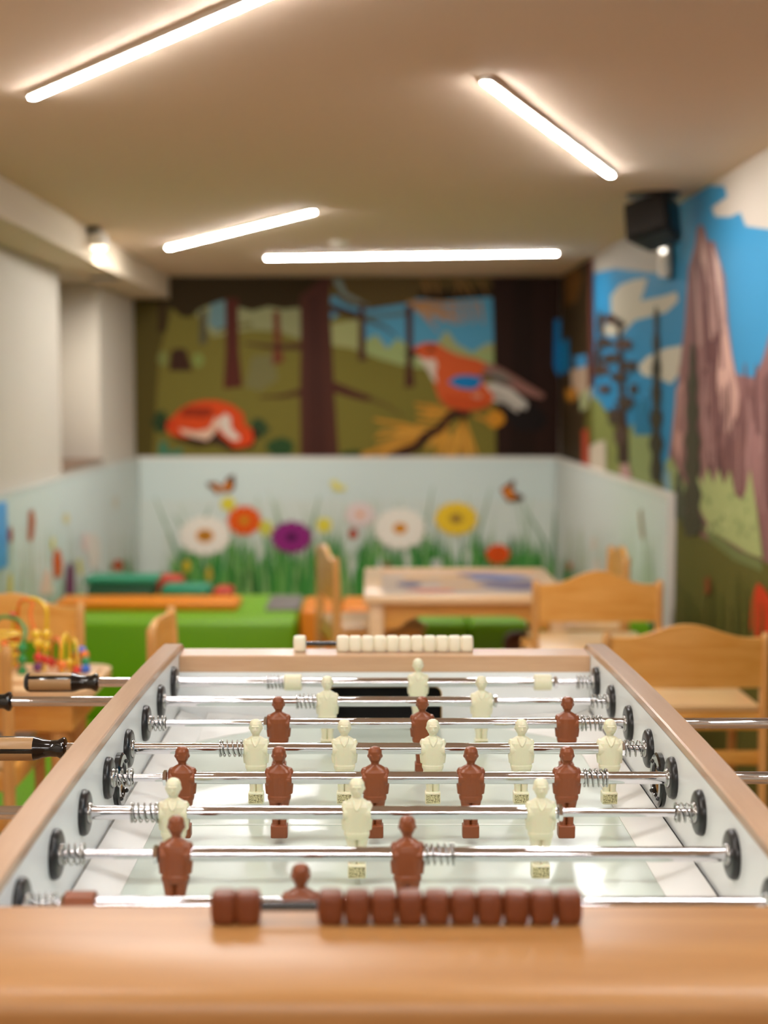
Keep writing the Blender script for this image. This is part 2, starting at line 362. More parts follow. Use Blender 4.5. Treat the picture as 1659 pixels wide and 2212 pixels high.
# pine needles, perch, bird
L0=c.k+1
def fan(x0,y0,a0,a1,n,l0,l1,w):
    for i in range(n):
        a=a0+(a1-a0)*i/(n-1)+rnd.uniform(-.05,.05); L=rnd.uniform(l0,l1)
        x1=x0+math.cos(a)*L; y1=min(988,y0+math.sin(a)*L)
        c.stroke([(x0,y0),((x0+x1)/2,(y0+y1)/2-3),(x1,y1)],w,w*.7,rnd.choice([(206,146,52),(190,132,46),(216,158,66)]),L0+i%7)
fan(925,930,2.45,3.35,13,60,130,7); fan(1000,905,1.25,2.0,16,60,92,9); fan(905,950,2.3,3.0,8,60,150,8); fan(960,915,1.3,2.2,10,50,80,8); fan(965,890,2.9,3.5,6,40,80,9)
for y in (886,900,915): c.stroke([(900,y),(935,y+4),(975,y+2)],5,9,(206,146,52),L0+6)
c.k=L0+8
c.blob(1070,905,19,19,(214,142,36),w=.1,seed=6); c.stroke([(1025,898),(1050,908),(1070,905)],6,12,(200,138,50))
c.stroke([(1015,892),(975,895),(950,925),(915,945),(900,965),(860,980),(840,990)],18,20,(64,34,22))
c.poly([(1070,870),(1120,850),(1165,880),(1185,905),(1165,930),(1120,930),(1090,900)],(32,24,22))
c.poly([(1040,782),(1062,786),(1090,800),(1120,818),(1176,852),(1172,862),(1140,855),(1095,835),(1055,815),(1036,800)],(150,104,92))
c.poly([(1052,800),(1085,802),(1110,825),(1070,830)],(128,116,102))
c.poly([(1040,828),(1070,828),(1105,840),(1140,872),(1136,886),(1122,880),(1118,892),(1090,872),(1062,866),(1045,852)],(206,196,182))
c.poly([(1066,842),(1120,880),(1112,884),(1062,856)],(170,160,146))
c.poly([(889,757),(902,746),(922,740),(942,741),(962,754),(985,766),(1030,776),(1052,786),(1040,806),(1046,830),(1068,856),(1060,874),(1040,884),(1005,888),(968,880),(948,862),(940,838),(932,810),(918,782),(904,770)],(212,92,44))
c.poly([(955,850),(1060,865),(1050,880),(1005,887),(968,880)],(202,80,34))
c.poly([(900,768),(918,776),(940,776),(944,790),(940,806),(944,828),(936,822),(924,800),(912,784)],(222,204,186))
c.poly([(870,762),(892,757),(908,768),(890,770)],(50,34,30)); c.blob(931,754,8,6,(100,44,26))
c.poly([(966,826),(985,812),(1010,810),(1042,815),(1034,836),(1018,842),(990,838)],(22,124,186)); c.poly([(1018,852),(1040,850),(1036,862),(1022,858)],(212,150,120))
c.stroke([(1036,812),(1070,818),(1110,832)],4,3,(50,50,60))
c.done('forest_mural','forest mural with a sleeping fox and an orange bird on the back wall','mural',[((0,0,zw+.02),(0,0,1)),((XL,0,0),(1,0,0)),((XR-.012,0,0),(1,0,0)),((0,0,ZC-.001),(0,0,1))],lambda q:q.z<zw+.02 or q.x<XL or q.x>XR-.012 or q.z>ZC-.001)
# --- mountain mural, right wall
pr=lambda x,y: atx(x,y,XR)
yr=atx(1445,1060,XR-TP).y
c=Canvas(pr,(-1,0,0),1.0)
c.raw([Vector((XR,.6,0)),Vector((XR,YF-.01,0)),Vector((XR,YF-.01,ZC)),Vector((XR,.6,ZC))],(58,138,182),0)
ext=lambda P:P
c.poly([(1216,560),(1478,380),(1500,700),(1480,1100),(1216,1100)],(46,130,176))
c.poly([(1478,420),(1600,380),(1659,560),(1659,700),(1560,640),(1480,560)],(58,138,182))
c.poly([(1530,400),(1552,372),(1600,335),(1659,290),(1900,130),(2600,-300),(2600,560),(1900,520),(1700,500),(1640,492),(1612,488),(1600,458),(1580,468),(1545,468),(1538,448),(1572,425),(1566,402)],(200,188,174))
c.poly([(1278,552),(1330,515),(1400,490),(1462,490),(1452,560),(1420,590),(1330,580),(1282,590)],(172,164,152))
c.poly([(1320,640),(1340,615),(1372,604),(1400,600),(1392,630),(1384,650),(1432,640),(1462,630),(1466,650),(1440,675),(1372,692),(1345,722),(1318,726),(1296,715),(1322,690)],(186,178,158))
c.poly([(1378,792),(1400,770),(1440,752),(1480,745),(1474,800),(1450,830),(1420,815),(1390,812)],(196,188,170))
c.poly([(1216,792),(1262,780),(1282,820),(1275,900),(1216,900)],(190,176,160))
# mountains
c.poly([(1480,700),(1488,580),(1502,530),(1507,492),(1514,484),(1522,490),(1530,520),(1545,522),(1556,560),(1568,600),(1574,690),(1584,770),(1592,808),(1630,816),(1648,780),(1665,720),(1720,640),(1900,520),(2600,400),(2600,1400),(1450,1250),(1444,1000),(1462,860)],(136,96,92))
for pts,col in (([(1518,500),(1530,560),(1540,700),(1530,620),(1516,560)],(190,152,138)),([(1540,528),(1556,570),(1566,650),(1572,760),(1560,700),(1548,600)],(214,180,168)),
  ([(1548,760),(1570,700),(1584,780),(1597,850),(1594,900),(1578,960),(1562,900),(1552,840)],(206,164,150)),([(1522,600),(1548,640),(1556,760),(1540,900),(1528,960),(1520,780)],(104,66,64)),
  ([(1462,840),(1478,820),(1484,900),(1470,1000),(1456,960)],(186,140,130)),([(1500,560),(1512,540),(1512,700),(1500,800),(1494,700)],(118,84,80)),
  ([(1566,960),(1592,900),(1620,830),(1634,840),(1610,960),(1600,1100),(1560,1080)],(120,82,78)),([(1520,960),(1548,980),(1560,1100),(1530,1060)],(94,60,56)),
  ([(1610,980),(1630,900),(1650,960),(1640,1120),(1616,1080)],(154,112,108)),([(1650,820),(1700,760),(1760,900),(1720,1100),(1660,1100)],(108,74,70)),
  ([(1800,700),(1900,640),(2000,900),(1900,1100),(1820,1000)],(176,136,126))):
    c.poly(pts,col)
rnd=random.Random(5); L0=c.k+1
for i in range(46):
    x=rnd.uniform(1462,1655); y=rnd.uniform(760,1000); h=rnd.uniform(60,170); w=rnd.uniform(3,7)
    c.stroke([(x,y),(x+rnd.uniform(-3,3),y+h/2),(x+rnd.uniform(-4,4),y+h)],w*.5,w,rnd.choice([(118,80,78),(152,112,108),(104,70,68),(166,126,120)]),L0+i%5)
for i in range(14):
    x=rnd.uniform(1500,1560); y=rnd.uniform(560,640); h=rnd.uniform(80,190)
    c.stroke([(x,y),(x+h*.03,y+h/2),(x+h*.06,y+h)],2,5,rnd.choice([(188,148,138),(116,80,76),(150,110,104)]),L0+i%5)
c.k=L0+6
# ground
c.poly([(1212,860),(1262,850),(1300,880),(1340,900),(1400,960),(1450,1080),(1500,1150),(1560,1180),(1659,1215),(2000,1330),(2600,1600),(2600,3600),(1212,3600)],(96,92,38))
c.poly([(1212,850),(1240,860),(1262,940),(1262,1010),(1212,1010)],(84,66,26))
c.poly([(1282,850),(1300,870),(1320,910),(1345,980),(1350,1040),(1300,1040),(1284,960)],(126,132,72))
c.poly([(1362,930),(1385,890),(1412,945),(1420,1060),(1362,1050)],(136,146,94)); c.poly([(1370,870),(1400,860),(1410,940),(1372,940)],(34,112,150))
c.poly([(1440,1000),(1452,985),(1470,1020),(1490,1060),(1470,1100),(1445,1090)],(142,152,98))
c.poly([(1435,1020),(1450,1015),(1455,1090),(1440,1090)],(120,150,160))
# light bushes
P=[(1500,1060)]
for i,(x,y) in enumerate([(1512,1020),(1520,1050),(1532,1010),(1545,1046),(1556,1012),(1568,1048),(1580,1015),(1592,1068),(1606,1080),(1616,1060),(1624,1012),(1632,1062),(1640,1110),(1650,1190),(1652,1206)]): P.append((x,y))
P+=[(1620,1195),(1580,1170),(1545,1150),(1520,1110)]
c.poly(P,(164,172,112)); c.poly([(1514,1130),(1560,1160),(1600,1190),(1650,1210),(1650,1235),(1590,1210),(1540,1170)],(112,120,70))
L0=c.k+1
for i in range(26): c.blob(rnd.uniform(1530,1640),rnd.uniform(1070,1170),rnd.uniform(2,5),rnd.uniform(4,9),rnd.choice([(132,146,92),(178,186,126)]),L0+i%4,n=8)
c.k=L0+5
# dark pines
def pine(x,y0,y1,w,col,seed):
    r=random.Random(seed); A=[];B=[]; n=14
    for i in range(n+1):
        t=i/n; ww=w*(.18+.82*t**.7)*(1 if i%2 else .62)*r.uniform(.8,1.15); A.append((x-ww/2,y0+(y1-y0)*t)); B.append((x+ww/2,y0+(y1-y0)*t+r.uniform(-4,4)))
    c.poly(A+B[::-1],col)
pine(1421,660,1040,34,(56,52,36),1); pine(1500,740,1160,50,(70,66,48),2); pine(1470,1020,1120,40,(76,78,60),7)
c.poly([(1336,690),(1344,690),(1352,850),(1362,1000),(1338,1000),(1340,850)],(62,44,34))
for i,(x,y,rx,ry) in enumerate([(1322,690,14,10),(1342,700,12,8),(1310,740,20,10),(1350,745,22,12),(1325,775,26,10),(1362,790,16,12),(1300,800,18,12),(1340,815,22,11),(1372,840,10,12),(1308,840,14,10),(1355,870,18,14),(1330,900,14,18),(1345,940,14,22),(1300,700,7,30),(1296,770,6,40)]):
    c.blob(x,y,rx,ry,(66,54,44) if i%3 else (80,60,50),w=.3,seed=i)
# near corner dark trunk, blossoms
c.poly([(1213,588),(1240,570),(1280,540),(1280,800),(1268,900),(1262,1000),(1213,1000)],(54,40,20))
c.poly([(1222,600),(1250,575),(1262,600),(1250,650),(1226,660)],(100,66,26)); c.poly([(1276,560),(1284,558),(1286,830),(1276,840)],(92,50,44))
c.poly([(1214,740),(1232,730),(1234,800),(1214,810)],(16,118,170)); c.poly([(1244,770),(1270,765),(1272,800),(1250,806)],(60,140,190))
c.poly([(1236,800),(1272,790),(1274,850),(1240,858)],(176,150,126)); c.blob(1238,852,14,16,(178,120,40),w=.2,seed=9); c.poly([(1256,850),(1276,840),(1275,880),(1258,890)],(156,160,116))
c.poly([(1262,930),(1274,925),(1277,1010),(1262,1012)],(178,70,44)); c.poly([(1278,965),(1294,955),(1312,952),(1314,1035),(1278,1035)],(200,186,164)); c.poly([(1344,1005),(1362,1000),(1374,1050),(1346,1050)],(178,140,134))
c.poly([(1632,1290),(1645,1258),(1658,1270),(1680,1300),(1680,1400),(1640,1410),(1628,1350)],(196,60,26)); c.poly([(1528,1250),(1540,1245),(1542,1280),(1530,1285)],(132,70,34))
for i in range(12): c.stroke([(1455+i*18,1400),(1458+i*18,1330),(1456+i*18,1240+i%4*20)],7,2,[(84,90,32),(104,100,44),(74,80,30)][i%3])
c.done('mountain_mural','mountain mural with purple rocks, dark pines and clouds covering the right wall','mural',[((0,0,zw+.02),(0,0,1)),((0,0,.005),(0,0,1)),((0,0,ZC-.001),(0,0,1)),((0,yr-.03,0),(0,1,0)),((0,YF-.02,0),(0,1,0)),((0,.6,0),(0,1,0))],lambda q:q.z<.005 or q.y<.6 or q.z>ZC-.001 or q.y>YF-.02 or (q.y>yr-.03 and q.z<zw+.02))
# --- flower panels (printed boards fixed low on three walls)
GR=[(52,132,62),(78,150,70),(110,166,84),(38,104,52),(140,180,110),(60,140,50)]
def board(c,P0,P1,P2,P3,col): c.raw([P0,P1,P2,P3],col,0)
TP=.03
def grass(c,x0,x1,fn,n,seed,base=1300,lift=0,dens=1):
    r=random.Random(seed); L0=c.k+1
    for i in range(n):
        x=r.uniform(x0,x1); top=fn(x)+r.uniform(-12,50); lean=r.uniform(-18,18); w=r.uniform(5,13)
        c.stroke([(x,base),(x+lean*.3,(base+top)/2),(x+lean,top)],w,1.0,r.choice(GR),L0+i%14)
    c.k=L0+14
# back board
t=thing('flower_panel','pale blue panel printed with daisies, butterflies and grass below the forest mural','wall panel',((XL+XR)/2,YF-.015,0))
bmx=((XL+XR)/2,YF-.015,0)
def pan(name,parent,b,m): 
    o=boxo(name,m,b); o.parent=parent; o.location=-Vector(parent.location); return o
PANW=mat('panel_white',(232,226,216),.5)
pan('board',t,(XL+TP,XR-TP,YF-TP,YF-.004,0,zw),PANW); pan('top_edge',t,(XL+TP,XR-TP,YF-TP-.006,YF-.004,zw,zw+.018),PANW)
pf=lambda x,y: at(x,y,YF-TP)
c=Canvas(pf,(0,-1,0),1.0)
c.raw([Vector((XL+TP,YF-TP,0)),Vector((XR-TP,YF-TP,0)),Vector((XR-TP,YF-TP,zw)),Vector((XL+TP,YF-TP,zw))],(206,219,215),0)
c.poly([(296,1080),(1206,1080),(1206,1350),(296,1350)],(208,217,210))
def hf(x):
    e=min(x-330,1245-x); return 1158+max(0,(90-e))*.9+14*math.sin(x*.06)
r=random.Random(11); L0=c.k+1
for i in range(120):   # pale tall blades behind
    x=r.uniform(330,1220); top=hf(x)-r.uniform(20,90); ln=r.uniform(-40,40)
    c.stroke([(x,1300),(x+ln*.2,(1300+top)/2),(x+ln,top)],r.uniform(3,7),1,r.choice([(170,190,160),(184,200,176),(150,176,138),(190,202,186)]),L0+i%8)
c.k=L0+8
for (x0,x1,xm,y1) in ((420,335,372,1075),(395,455,425,1090),(640,590,612,1080),(655,690,668,1070),(1210,1130,1176,1090),(1198,1200,1196,1100),(900,935,915,1050),(1010,1060,1030,1055),(470,375,410,1110)):
    c.stroke([(x0,1290),(xm,1170),(x1,y1)],11,1.5,(92,138,92))
c.poly([(350,1310),(360,1262),(420,1240),(520,1236),(640,1230),(760,1240),(900,1236),(1020,1242),(1120,1246),(1200,1262),(1215,1310)],(60,124,62)); grass(c,345,1215,hf,420,4,base=1305); grass(c,352,1205,lambda x:hf(x)+20,420,5,base=1305)
for i,(x,y) in enumerate([(360,1170),(880,1210),(820,1230),(1010,1200),(690,1200),(560,1185),(760,1220)]): c.poly([(x,y+40),(x-7,y),(x,y-35),(x+7,y)],(206,212,200))
c.flower(493,1088,17,16,(220,206,70),(200,184,50)); c.flower(574,1140,16,18,(206,204,90),(190,180,60)); c.flower(700,1134,17,17,(226,214,80),(206,190,60))
c.flower(443,1157,58,44,(238,230,218),(176,116,36),n=14,cr=.22,c2=(222,150,62)); c.flower(528,1124,38,33,(224,92,26),(206,150,40),n=10,cr=.24,c2=(206,80,20)); c.flower(630,1160,46,36,(140,42,118),(70,24,60),n=12,cr=.2,c2=(112,30,100))
c.flower(778,1111,34,28,(226,208,204),(230,150,80),n=11,cr=.22); c.flower(864,1141,58,46,(240,234,222),(214,142,36),n=14,cr=.26); c.flower(985,1120,48,37,(234,196,52),(150,120,60),n=13,cr=.24,c2=(206,166,44))
c.flower(1075,1196,27,22,(222,84,26),(190,70,22),n=9,cr=.3); c.blob(763,1152,10,11,(170,60,36)); c.blob(943,1216,12,9,(200,204,198)); c.blob(1238,1220,9,12,(190,110,50)); c.blob(836,1221,10,8,(120,90,50))
c.flower(404,1222,9,14,(214,184,50),(190,150,40),n=6); c.stroke([(404,1290),(404,1230)],4,3,(120,150,60)); c.flower(452,1240,7,18,(206,180,70),(190,150,40),n=6)
def bfly(x,y,s,fl=1,col=(222,132,48)):
    q=lambda P:[(x+fl*a*s,y+b*s) for a,b in P]
    c.poly(q([(0,2),(-12,-9),(-34,-8),(-30,0),(-16,8),(-14,18),(-2,12)]),(86,50,30)); c.poly(q([(-2,3),(-14,-4),(-26,-4),(-14,4),(-11,14),(-3,10)]),col)
    c.poly(q([(0,2),(12,-20),(26,-26),(28,-8),(26,6),(16,14),(2,12)]),(86,50,30)); c.poly(q([(3,3),(12,-12),(18,-10),(20,4),(12,10),(3,9)]),col)
bfly(480,1050,1.0); 
c.poly([(1080,1056),(1108,1036),(1112,1040),(1106,1060),(1132,1072),(1128,1080),(1098,1084),(1088,1072)],(84,50,32)); c.poly([(1083,1058),(1104,1046),(1102,1062),(1118,1072),(1100,1080),(1091,1070)],(224,130,44))
c.poly([(712,1040),(726,1036),(736,1050),(748,1048),(744,1060),(724,1060)],(222,212,110))
o=c.done('printed_flowers',None,None); o.parent=t; o.location=-Vector(t.location)
# right board
yr=atx(1445,1060,XR-TP).y
t=thing('flower_panel','pale printed panel with fine grass on the right wall, ending before the dark green paint','wall panel',(XR-.015,(yr+YF)/2,0))
pan('board',t,(XR-TP,XR-.004,yr,YF-TP-.04,0,zw),PANW); pan('top_edge',t,(XR-TP-.006,XR-.004,yr,YF-TP-.04,zw,zw+.018),PANW); pan('end_edge',t,(XR-TP-.006,XR-.004,yr-.022,yr,0,zw+.018),PANW)
pf=lambda x,y: atx(x,y,XR-TP)
c=Canvas(pf,(-1,0,0),1.0)
c.raw([Vector((XR-TP,yr,0)),Vector((XR-TP,YF-TP-.04,0)),Vector((XR-TP,YF-TP-.04,zw)),Vector((XR-TP,yr,zw))],(208,216,211),0)
r=random.Random(21); L0=c.k+1
for i in range(110):
    x=r.uniform(1216,1420); top=r.uniform(1130,1240); 
    c.stroke([(x,1400),(x+r.uniform(-3,3),1300),(x+r.uniform(-8,8),top)],r.uniform(2,5),.8,r.choice([(176,190,168),(160,184,146),(190,200,186),(200,196,184)]),L0+i%8)
for i in range(60):
    x=r.uniform(1216,1262); c.stroke([(x,1400),(x,1300),(x+r.uniform(-5,5),1190+(x-1216)*1.1+r.uniform(0,60))],r.uniform(2,5),1,r.choice(GR),L0+8+i%8)
for i in range(50):
    x=r.uniform(1260,1420); c.stroke([(x,1400),(x,1340),(x+r.uniform(-4,4),1270+r.uniform(0,50))],r.uniform(2,4),1,r.choice(GR),L0+8+i%8)
c.k=L0+17
c.poly([(1382,1105),(1388,1100),(1390,1130),(1394,1160),(1388,1168),(1384,1140)],(160,140,108)); c.blob(1284,1175,6,16,(214,204,190)); c.blob(1290,1230,7,26,(216,206,192)); c.blob(1232,1223,5,9,(196,120,60))
o=c.done('printed_grass',None,None); o.parent=t; o.location=-Vector(t.location)
# left board
yl=4.6
t=thing('flower_panel','pale blue panel printed with tulips and butterflies on the left wall below the window niche','wall panel',(XL+.015,(yl+YF)/2,0))
pan('board',t,(XL+.004,XL+TP,yl,YF-TP-.04,0,zw),PANW); pan('top_edge',t,(XL+.004,XL+TP+.004,yl,YF-TP-.04,zw,zw+.012),mat('panel_pale_edge',(206,212,206),.5))
pf=lambda x,y: atx(x,y,XL+TP)
c=Canvas(pf,(1,0,0),1.0)
c.raw([Vector((XL+TP,yl,0)),Vector((XL+TP,YF-TP-.04,0)),Vector((XL+TP,YF-TP-.04,zw)),Vector((XL+TP,yl,zw))],(206,219,215),0)
r=random.Random(31); L0=c.k+1
for i in range(170):
    x=r.uniform(-150,292); top=r.uniform(1130,1230)-(x<0)*0
    c.stroke([(x,1420),(x+r.uniform(-3,3),1300),(x+r.uniform(-8,8),top)],r.uniform(2,6),.8,r.choice([(176,190,168),(156,180,146),(190,200,186),(202,196,184)]),L0+i%8)
for i in range(90):
    x=r.uniform(0,292); c.stroke([(x,1420),(x,1320),(x+r.uniform(-6,6),1295-(x/292)**1.5*110+r.uniform(0,50))],r.uniform(3,6),1,r.choice(GR),L0+8+i%8)
c.k=L0+17
c.poly([(112,1210),(118,1186),(128,1190),(134,1215),(130,1245),(116,1250)],(206,94,40)); c.poly([(108,1165),(116,1160),(116,1190),(110,1188)],(216,206,90))
c.poly([(138,1285),(142,1225),(150,1212),(158,1225),(160,1285)],(110,54,88)); c.poly([(82,1285),(92,1240),(104,1225),(116,1285)],(224,196,176)); c.poly([(14,1280),(16,1240),(24,1240),(26,1280)],(206,190,90))
c.poly([(58,1165),(60,1105),(70,1100),(74,1125),(70,1160),(64,1172)],(176,104,72)); c.poly([(14,1150),(20,1135),(26,1150),(24,1172),(16,1170)],(156,80,64)); c.blob(200,1190,14,40,(216,212,200)); c.blob(183,1170,9,22,(220,204,196)); c.blob(295-42,1221,11,12,(190,80,36)); c.blob(141,1120,7,12,(212,206,160)); c.blob(248,1085,6,14,(206,206,190)); c.poly([(165,1210),(172,1205),(176,1240),(168,1240)],(206,200,90))
o=c.done('printed_tulips',None,None); o.parent=t; o.location=-Vector(t.location)
# blue poster at left edge
pa=atx(10,1083,XL+TP+.006); pb_=atx(8,1225,XL+TP+.006)
bm=bmesh.new(); box(bm,XL+TP+.006,XL+TP+.016,pa.y-.5,pa.y,pb_.z,pa.z,bev=.002)
t=tag(finish(bm,'blue_board',mat('poster_blue',(70,160,225),.5)),'bright blue board at the far left edge, in front of the printed panel','board')
# ================================================================ SOFT PLAY BLOCKS
def soft(name,b,m,label,cat='soft block',group=None,bev=.025,rot=0):
    x0,x1,y0,y1,z0,z1=b; t=((x0+x1)/2,(y0+y1)/2,z0)
    bm=bmesh.new(); box(bm,x0-t[0],x1-t[0],y0-t[1],y1-t[1],0,z1-z0,bev=min(bev,(z1-z0)*.4),seg=3)
    return tag(finish(bm,name,m,loc=t,rot=(0,0,rot),ang=60),label,cat,group)
ZP=.45; yp=atz(400,1345,ZP).y; yq=yp+.92
X=lambda px,Y:(px-CX)*Y/F*1.0
def Xp(px,py,Y): return at(px,py,Y).x
soft('foam_bench',(XL+TP+.02,Xp(640,1345,yp)-.003,yp,yq,0,ZP),GREENB,'long green foam bench at the left, carrying the orange mat','foam bench')
xm=Xp(1015,1345,yp); x2=Xp(856,1345,yp)
soft('foam_bench',(x2,xm-.002,yp,yq,0,ZP),GREENB,'green foam block behind the play table, right beside the orange cube','foam bench')
soft('foam_bench',(xm+.002,XR-TP-.02,yp,yq,0,ZP),GREENB,'green foam block at the right, behind the arched wooden chair near the play table','foam bench')
xo0=Xp(645,1318,yp); xo1=Xp(852,1318,yp); xom=Xp(735,1318,yp)
soft('foam_cube',(xo0+.004,xom-.002,yp+.02,yp+.46,0,.505),ORANGEB,'orange foam cube behind the upright chair back, left of the other orange cube','foam cube')
soft('foam_cube',(xom+.002,xo1-.004,yp+.02,yp+.46,0,.505),ORANGEB,'orange foam cube behind the front left leg of the play table','foam cube')
ym=atz(300,1320,ZP).y
soft('foam_mat',(Xp(116,1320,ym),Xp(514,1320,ym),ym,ym+.24,ZP,ZP+.042),ORANGEB,'long flat orange foam mat lying on the green bench at left','foam mat')
soft('grey_mat',(Xp(572,1315,ym),Xp(650,1315,ym)-.01,ym,ym+.45,ZP,ZP+.012),GREYB,'thin grey mat on the green bench beside the orange mat','foam mat',bev=.004)
yt=yq-.17
z1=at(200,1262,yt).z
soft('teal_cushion',(Xp(196,1270,yt),Xp(336,1270,yt),yt-.12,yt+.1,ZP,at(200,1256,yt).z),DGREEN,'dark green cushion under the tilted teal cushion','cushion')
o=soft('teal_cushion',(Xp(190,1270,yt),Xp(345,1270,yt),yt-.12,yt+.1,at(200,1256,yt).z,at(200,1256,yt).z+.03),TEALB,'teal cushion on top of the pile at the left of the green bench','cushion')
soft('teal_cushion',(Xp(346,1270,yt)+.01,Xp(455,1270,yt),yt-.1,yt+.1,ZP,at(300,1262,yt).z),TEALB,'low teal cushion just right of the piled pair','cushion')
soft('red_cushion',(Xp(330,1270,yq+.2),Xp(398,1270,yq+.2),yq+.05,yq+.25,0,at(370,1246,yq+.1).z),REDB,'red foam block peeking out behind the teal cushions','foam block')
soft('red_cushion',(Xp(455,1270,yt)+.015,Xp(505,1270,yt),yt-.1,yt+.1,ZP,at(480,1268,yt).z),REDB,'small red cushion between teal cushion and orange mat','cushion')
# floor mats
soft('green_floor_mat',(XL+.05,-.5,4.6,yp-.03,0,.03),GREENB,'green mat on the floor in front of the long bench at left','floor mat',bev=.01)
soft('dark_green_floor_mat',(1.0,XR-.02,3.0,3.9,0,.45) if 0 else (atz(1612,1620,.02).x,XR-.02,5.0,yp-.05,0,.02),DGREEN,'dark green mat on the floor at right, seen through the chair legs','floor mat',bev=.008)
# brown stools
def pouf(x,y,r,h,label):
    bm=bmesh.new(); lathe_z(bm,[(0,r*.86),(.02,r*.97),(h*.5,r),(h-.04,r*.97),(h-.01,r*.88),(h,r*.7)],28)
    return tag(finish(bm,'brown_pouf',BROWNV,loc=(x,y,0),ang=60),label,'pouf')
yy=5.75
h=at(1130,1372,yy).z
pouf(.63,yy+.05,.085,h,'dark brown round pouf under the play table, left of the arched chair')
pouf(Xp(875,1372,yy),yy+.3,.075,h-.01,'dark brown round pouf under the play table near its front left leg')
# ================================================================ CHAIRS
def arch(w,h0,ha,n=24):   # top profile points from x=-w/2 to w/2
    out=[]
    for i in range(n+1):
        u=-1+2*i/n; k=(.5+.5*math.cos(PI*max(-1,min(1,u/.82))))
        out.append((u*w/2,h0+ha*k))
    return out
def chair(label,x,y,rz,w,seat,plankb,shoulder,top,depth=.36,name='wooden_chair',group=None,dark=False):
    t=thing(name,label,'chair',(x,y,0),rz,group or 'wooden chairs with arched backs')
    ps=.024
    bm=bmesh.new()
    poly=[(-w/2+ps,plankb)]; poly=[(px,pz) for px,pz in arch(w-2*ps*.6,shoulder,top-shoulder)]
    # gently curved plank: several vertical strips
    n=len(poly); F0=[];F1=[];B0=[];B1=[]
    for px,pz in poly:
        cv=-.018*(1-(2*px/w)**2)
        F0.append(bm.verts.new((px,cv-.009,plankb))); F1.append(bm.verts.new((px,cv-.009,pz))); B0.append(bm.verts.new((px,cv+.009,plankb))); B1.append(bm.verts.new((px,cv+.009,pz)))
    for i in range(n-1):
        bm.faces.new((F0[i],F0[i+1],F1[i+1],F1[i])); bm.faces.new((B0[i],B1[i],B1[i+1],B0[i+1])); bm.faces.new((F1[i],F1[i+1],B1[i+1],B1[i])); bm.faces.new((F0[i],B0[i],B0[i+1],F0[i+1]))
    bm.faces.new((F0[0],F1[0],B1[0],B0[0])); bm.faces.new((F0[-1],B0[-1],B1[-1],F1[-1]))
    bmesh.ops.bevel(bm,geom=[e for e in bm.edges if e.calc_face_angle(0)>1.2],offset=.004,segments=2,affect='EDGES')
    finish(bm,'backrest',CHAIRW,t,ang=50)
    for s in (-1,1):
        bm=bmesh.new(); xx=s*(w/2-ps/2)
        rs=[ringv(bm,(xx,yy_,zz),(1,0,0),(0,1,0),a,b,12,3.2) for zz,yy_,a,b in ((0,-.015,ps*.42,ps*.5),(seat-.05,0,ps*.55,ps*.85),(seat+.1,0,ps*.52,ps*.75),(shoulder-.02,-.004,ps*.5,ps*.6),(shoulder+.004,-.005,ps*.5,ps*.58),(shoulder+.014,-.005,ps*.3,ps*.35))]
        bridge(bm,rs); finish(bm,'leg',CHAIRL,t,ang=60)
        bm=bmesh.new(); rs=[ringv(bm,(xx,yy_,zz),(1,0,0),(0,1,0),a,a,12,3.2) for zz,yy_,a in ((0,depth-.01,ps*.45),(seat-.02,depth-.03,ps*.6))]
        bridge(bm,rs); finish(bm,'leg',CHAIRL,t,ang=60)
    bm=bmesh.new(); box(bm,-w/2+ps,w/2-ps,-.005,depth,seat-.018,seat,bev=.006,seg=3); finish(bm,'seat',CHAIRS,t)
    bm=bmesh.new(); box(bm,-w/2+ps,w/2-ps,-.008,.010,seat-.07,seat-.02,bev=.003); finish(bm,'seat_rail',CHAIRW,t)
    bm=bmesh.new(); box(bm,-w/2+ps,w/2-ps,depth-.045,depth-.027,seat-.07,seat-.02,bev=.003); finish(bm,'seat_rail',CHAIRW,t)
    for s in (-1,1):
        bm=bmesh.new(); xx=s*(w/2-ps/2); box(bm,xx-.009,xx+.009,.012,depth-.04,seat-.07,seat-.02,bev=.003); finish(bm,'side_rail',CHAIRW,t); bm=bmesh.new(); box(bm,xx-.008,xx+.008,.008,depth-.03,seat*.42,seat*.42+.03,bev=.003); finish(bm,'side_stretcher',CHAIRW,t)
    bm=bmesh.new(); box(bm,-w/2+ps,w/2-ps,-.008,.008,seat-.17,seat-.13,bev=.003); finish(bm,'stretcher',CHAIRW,t)
    return t
def chair_px(label,Y,xl,xr,ytop,ysh,ybot,yseat,**k):
    a=at(xl,ysh,Y).x; b=at(xr,ysh,Y).x
    return chair(label,(a+b)/2,Y,0,b-a,at(xl,yseat,Y).z,at(xl,ybot,Y).z,at(xl,ysh,Y).z,at(xl,ytop,Y).z,**k)
chair_px('large wooden chair with arched back at the right, beside the football table',3.9,1301,1663,1347,1377,1483,1522)
B=chair_px('wooden chair with arched back at the right of the play table, behind the nearer chair',4.72,1149,1432,1232,1262,1341,1400,depth=.34)
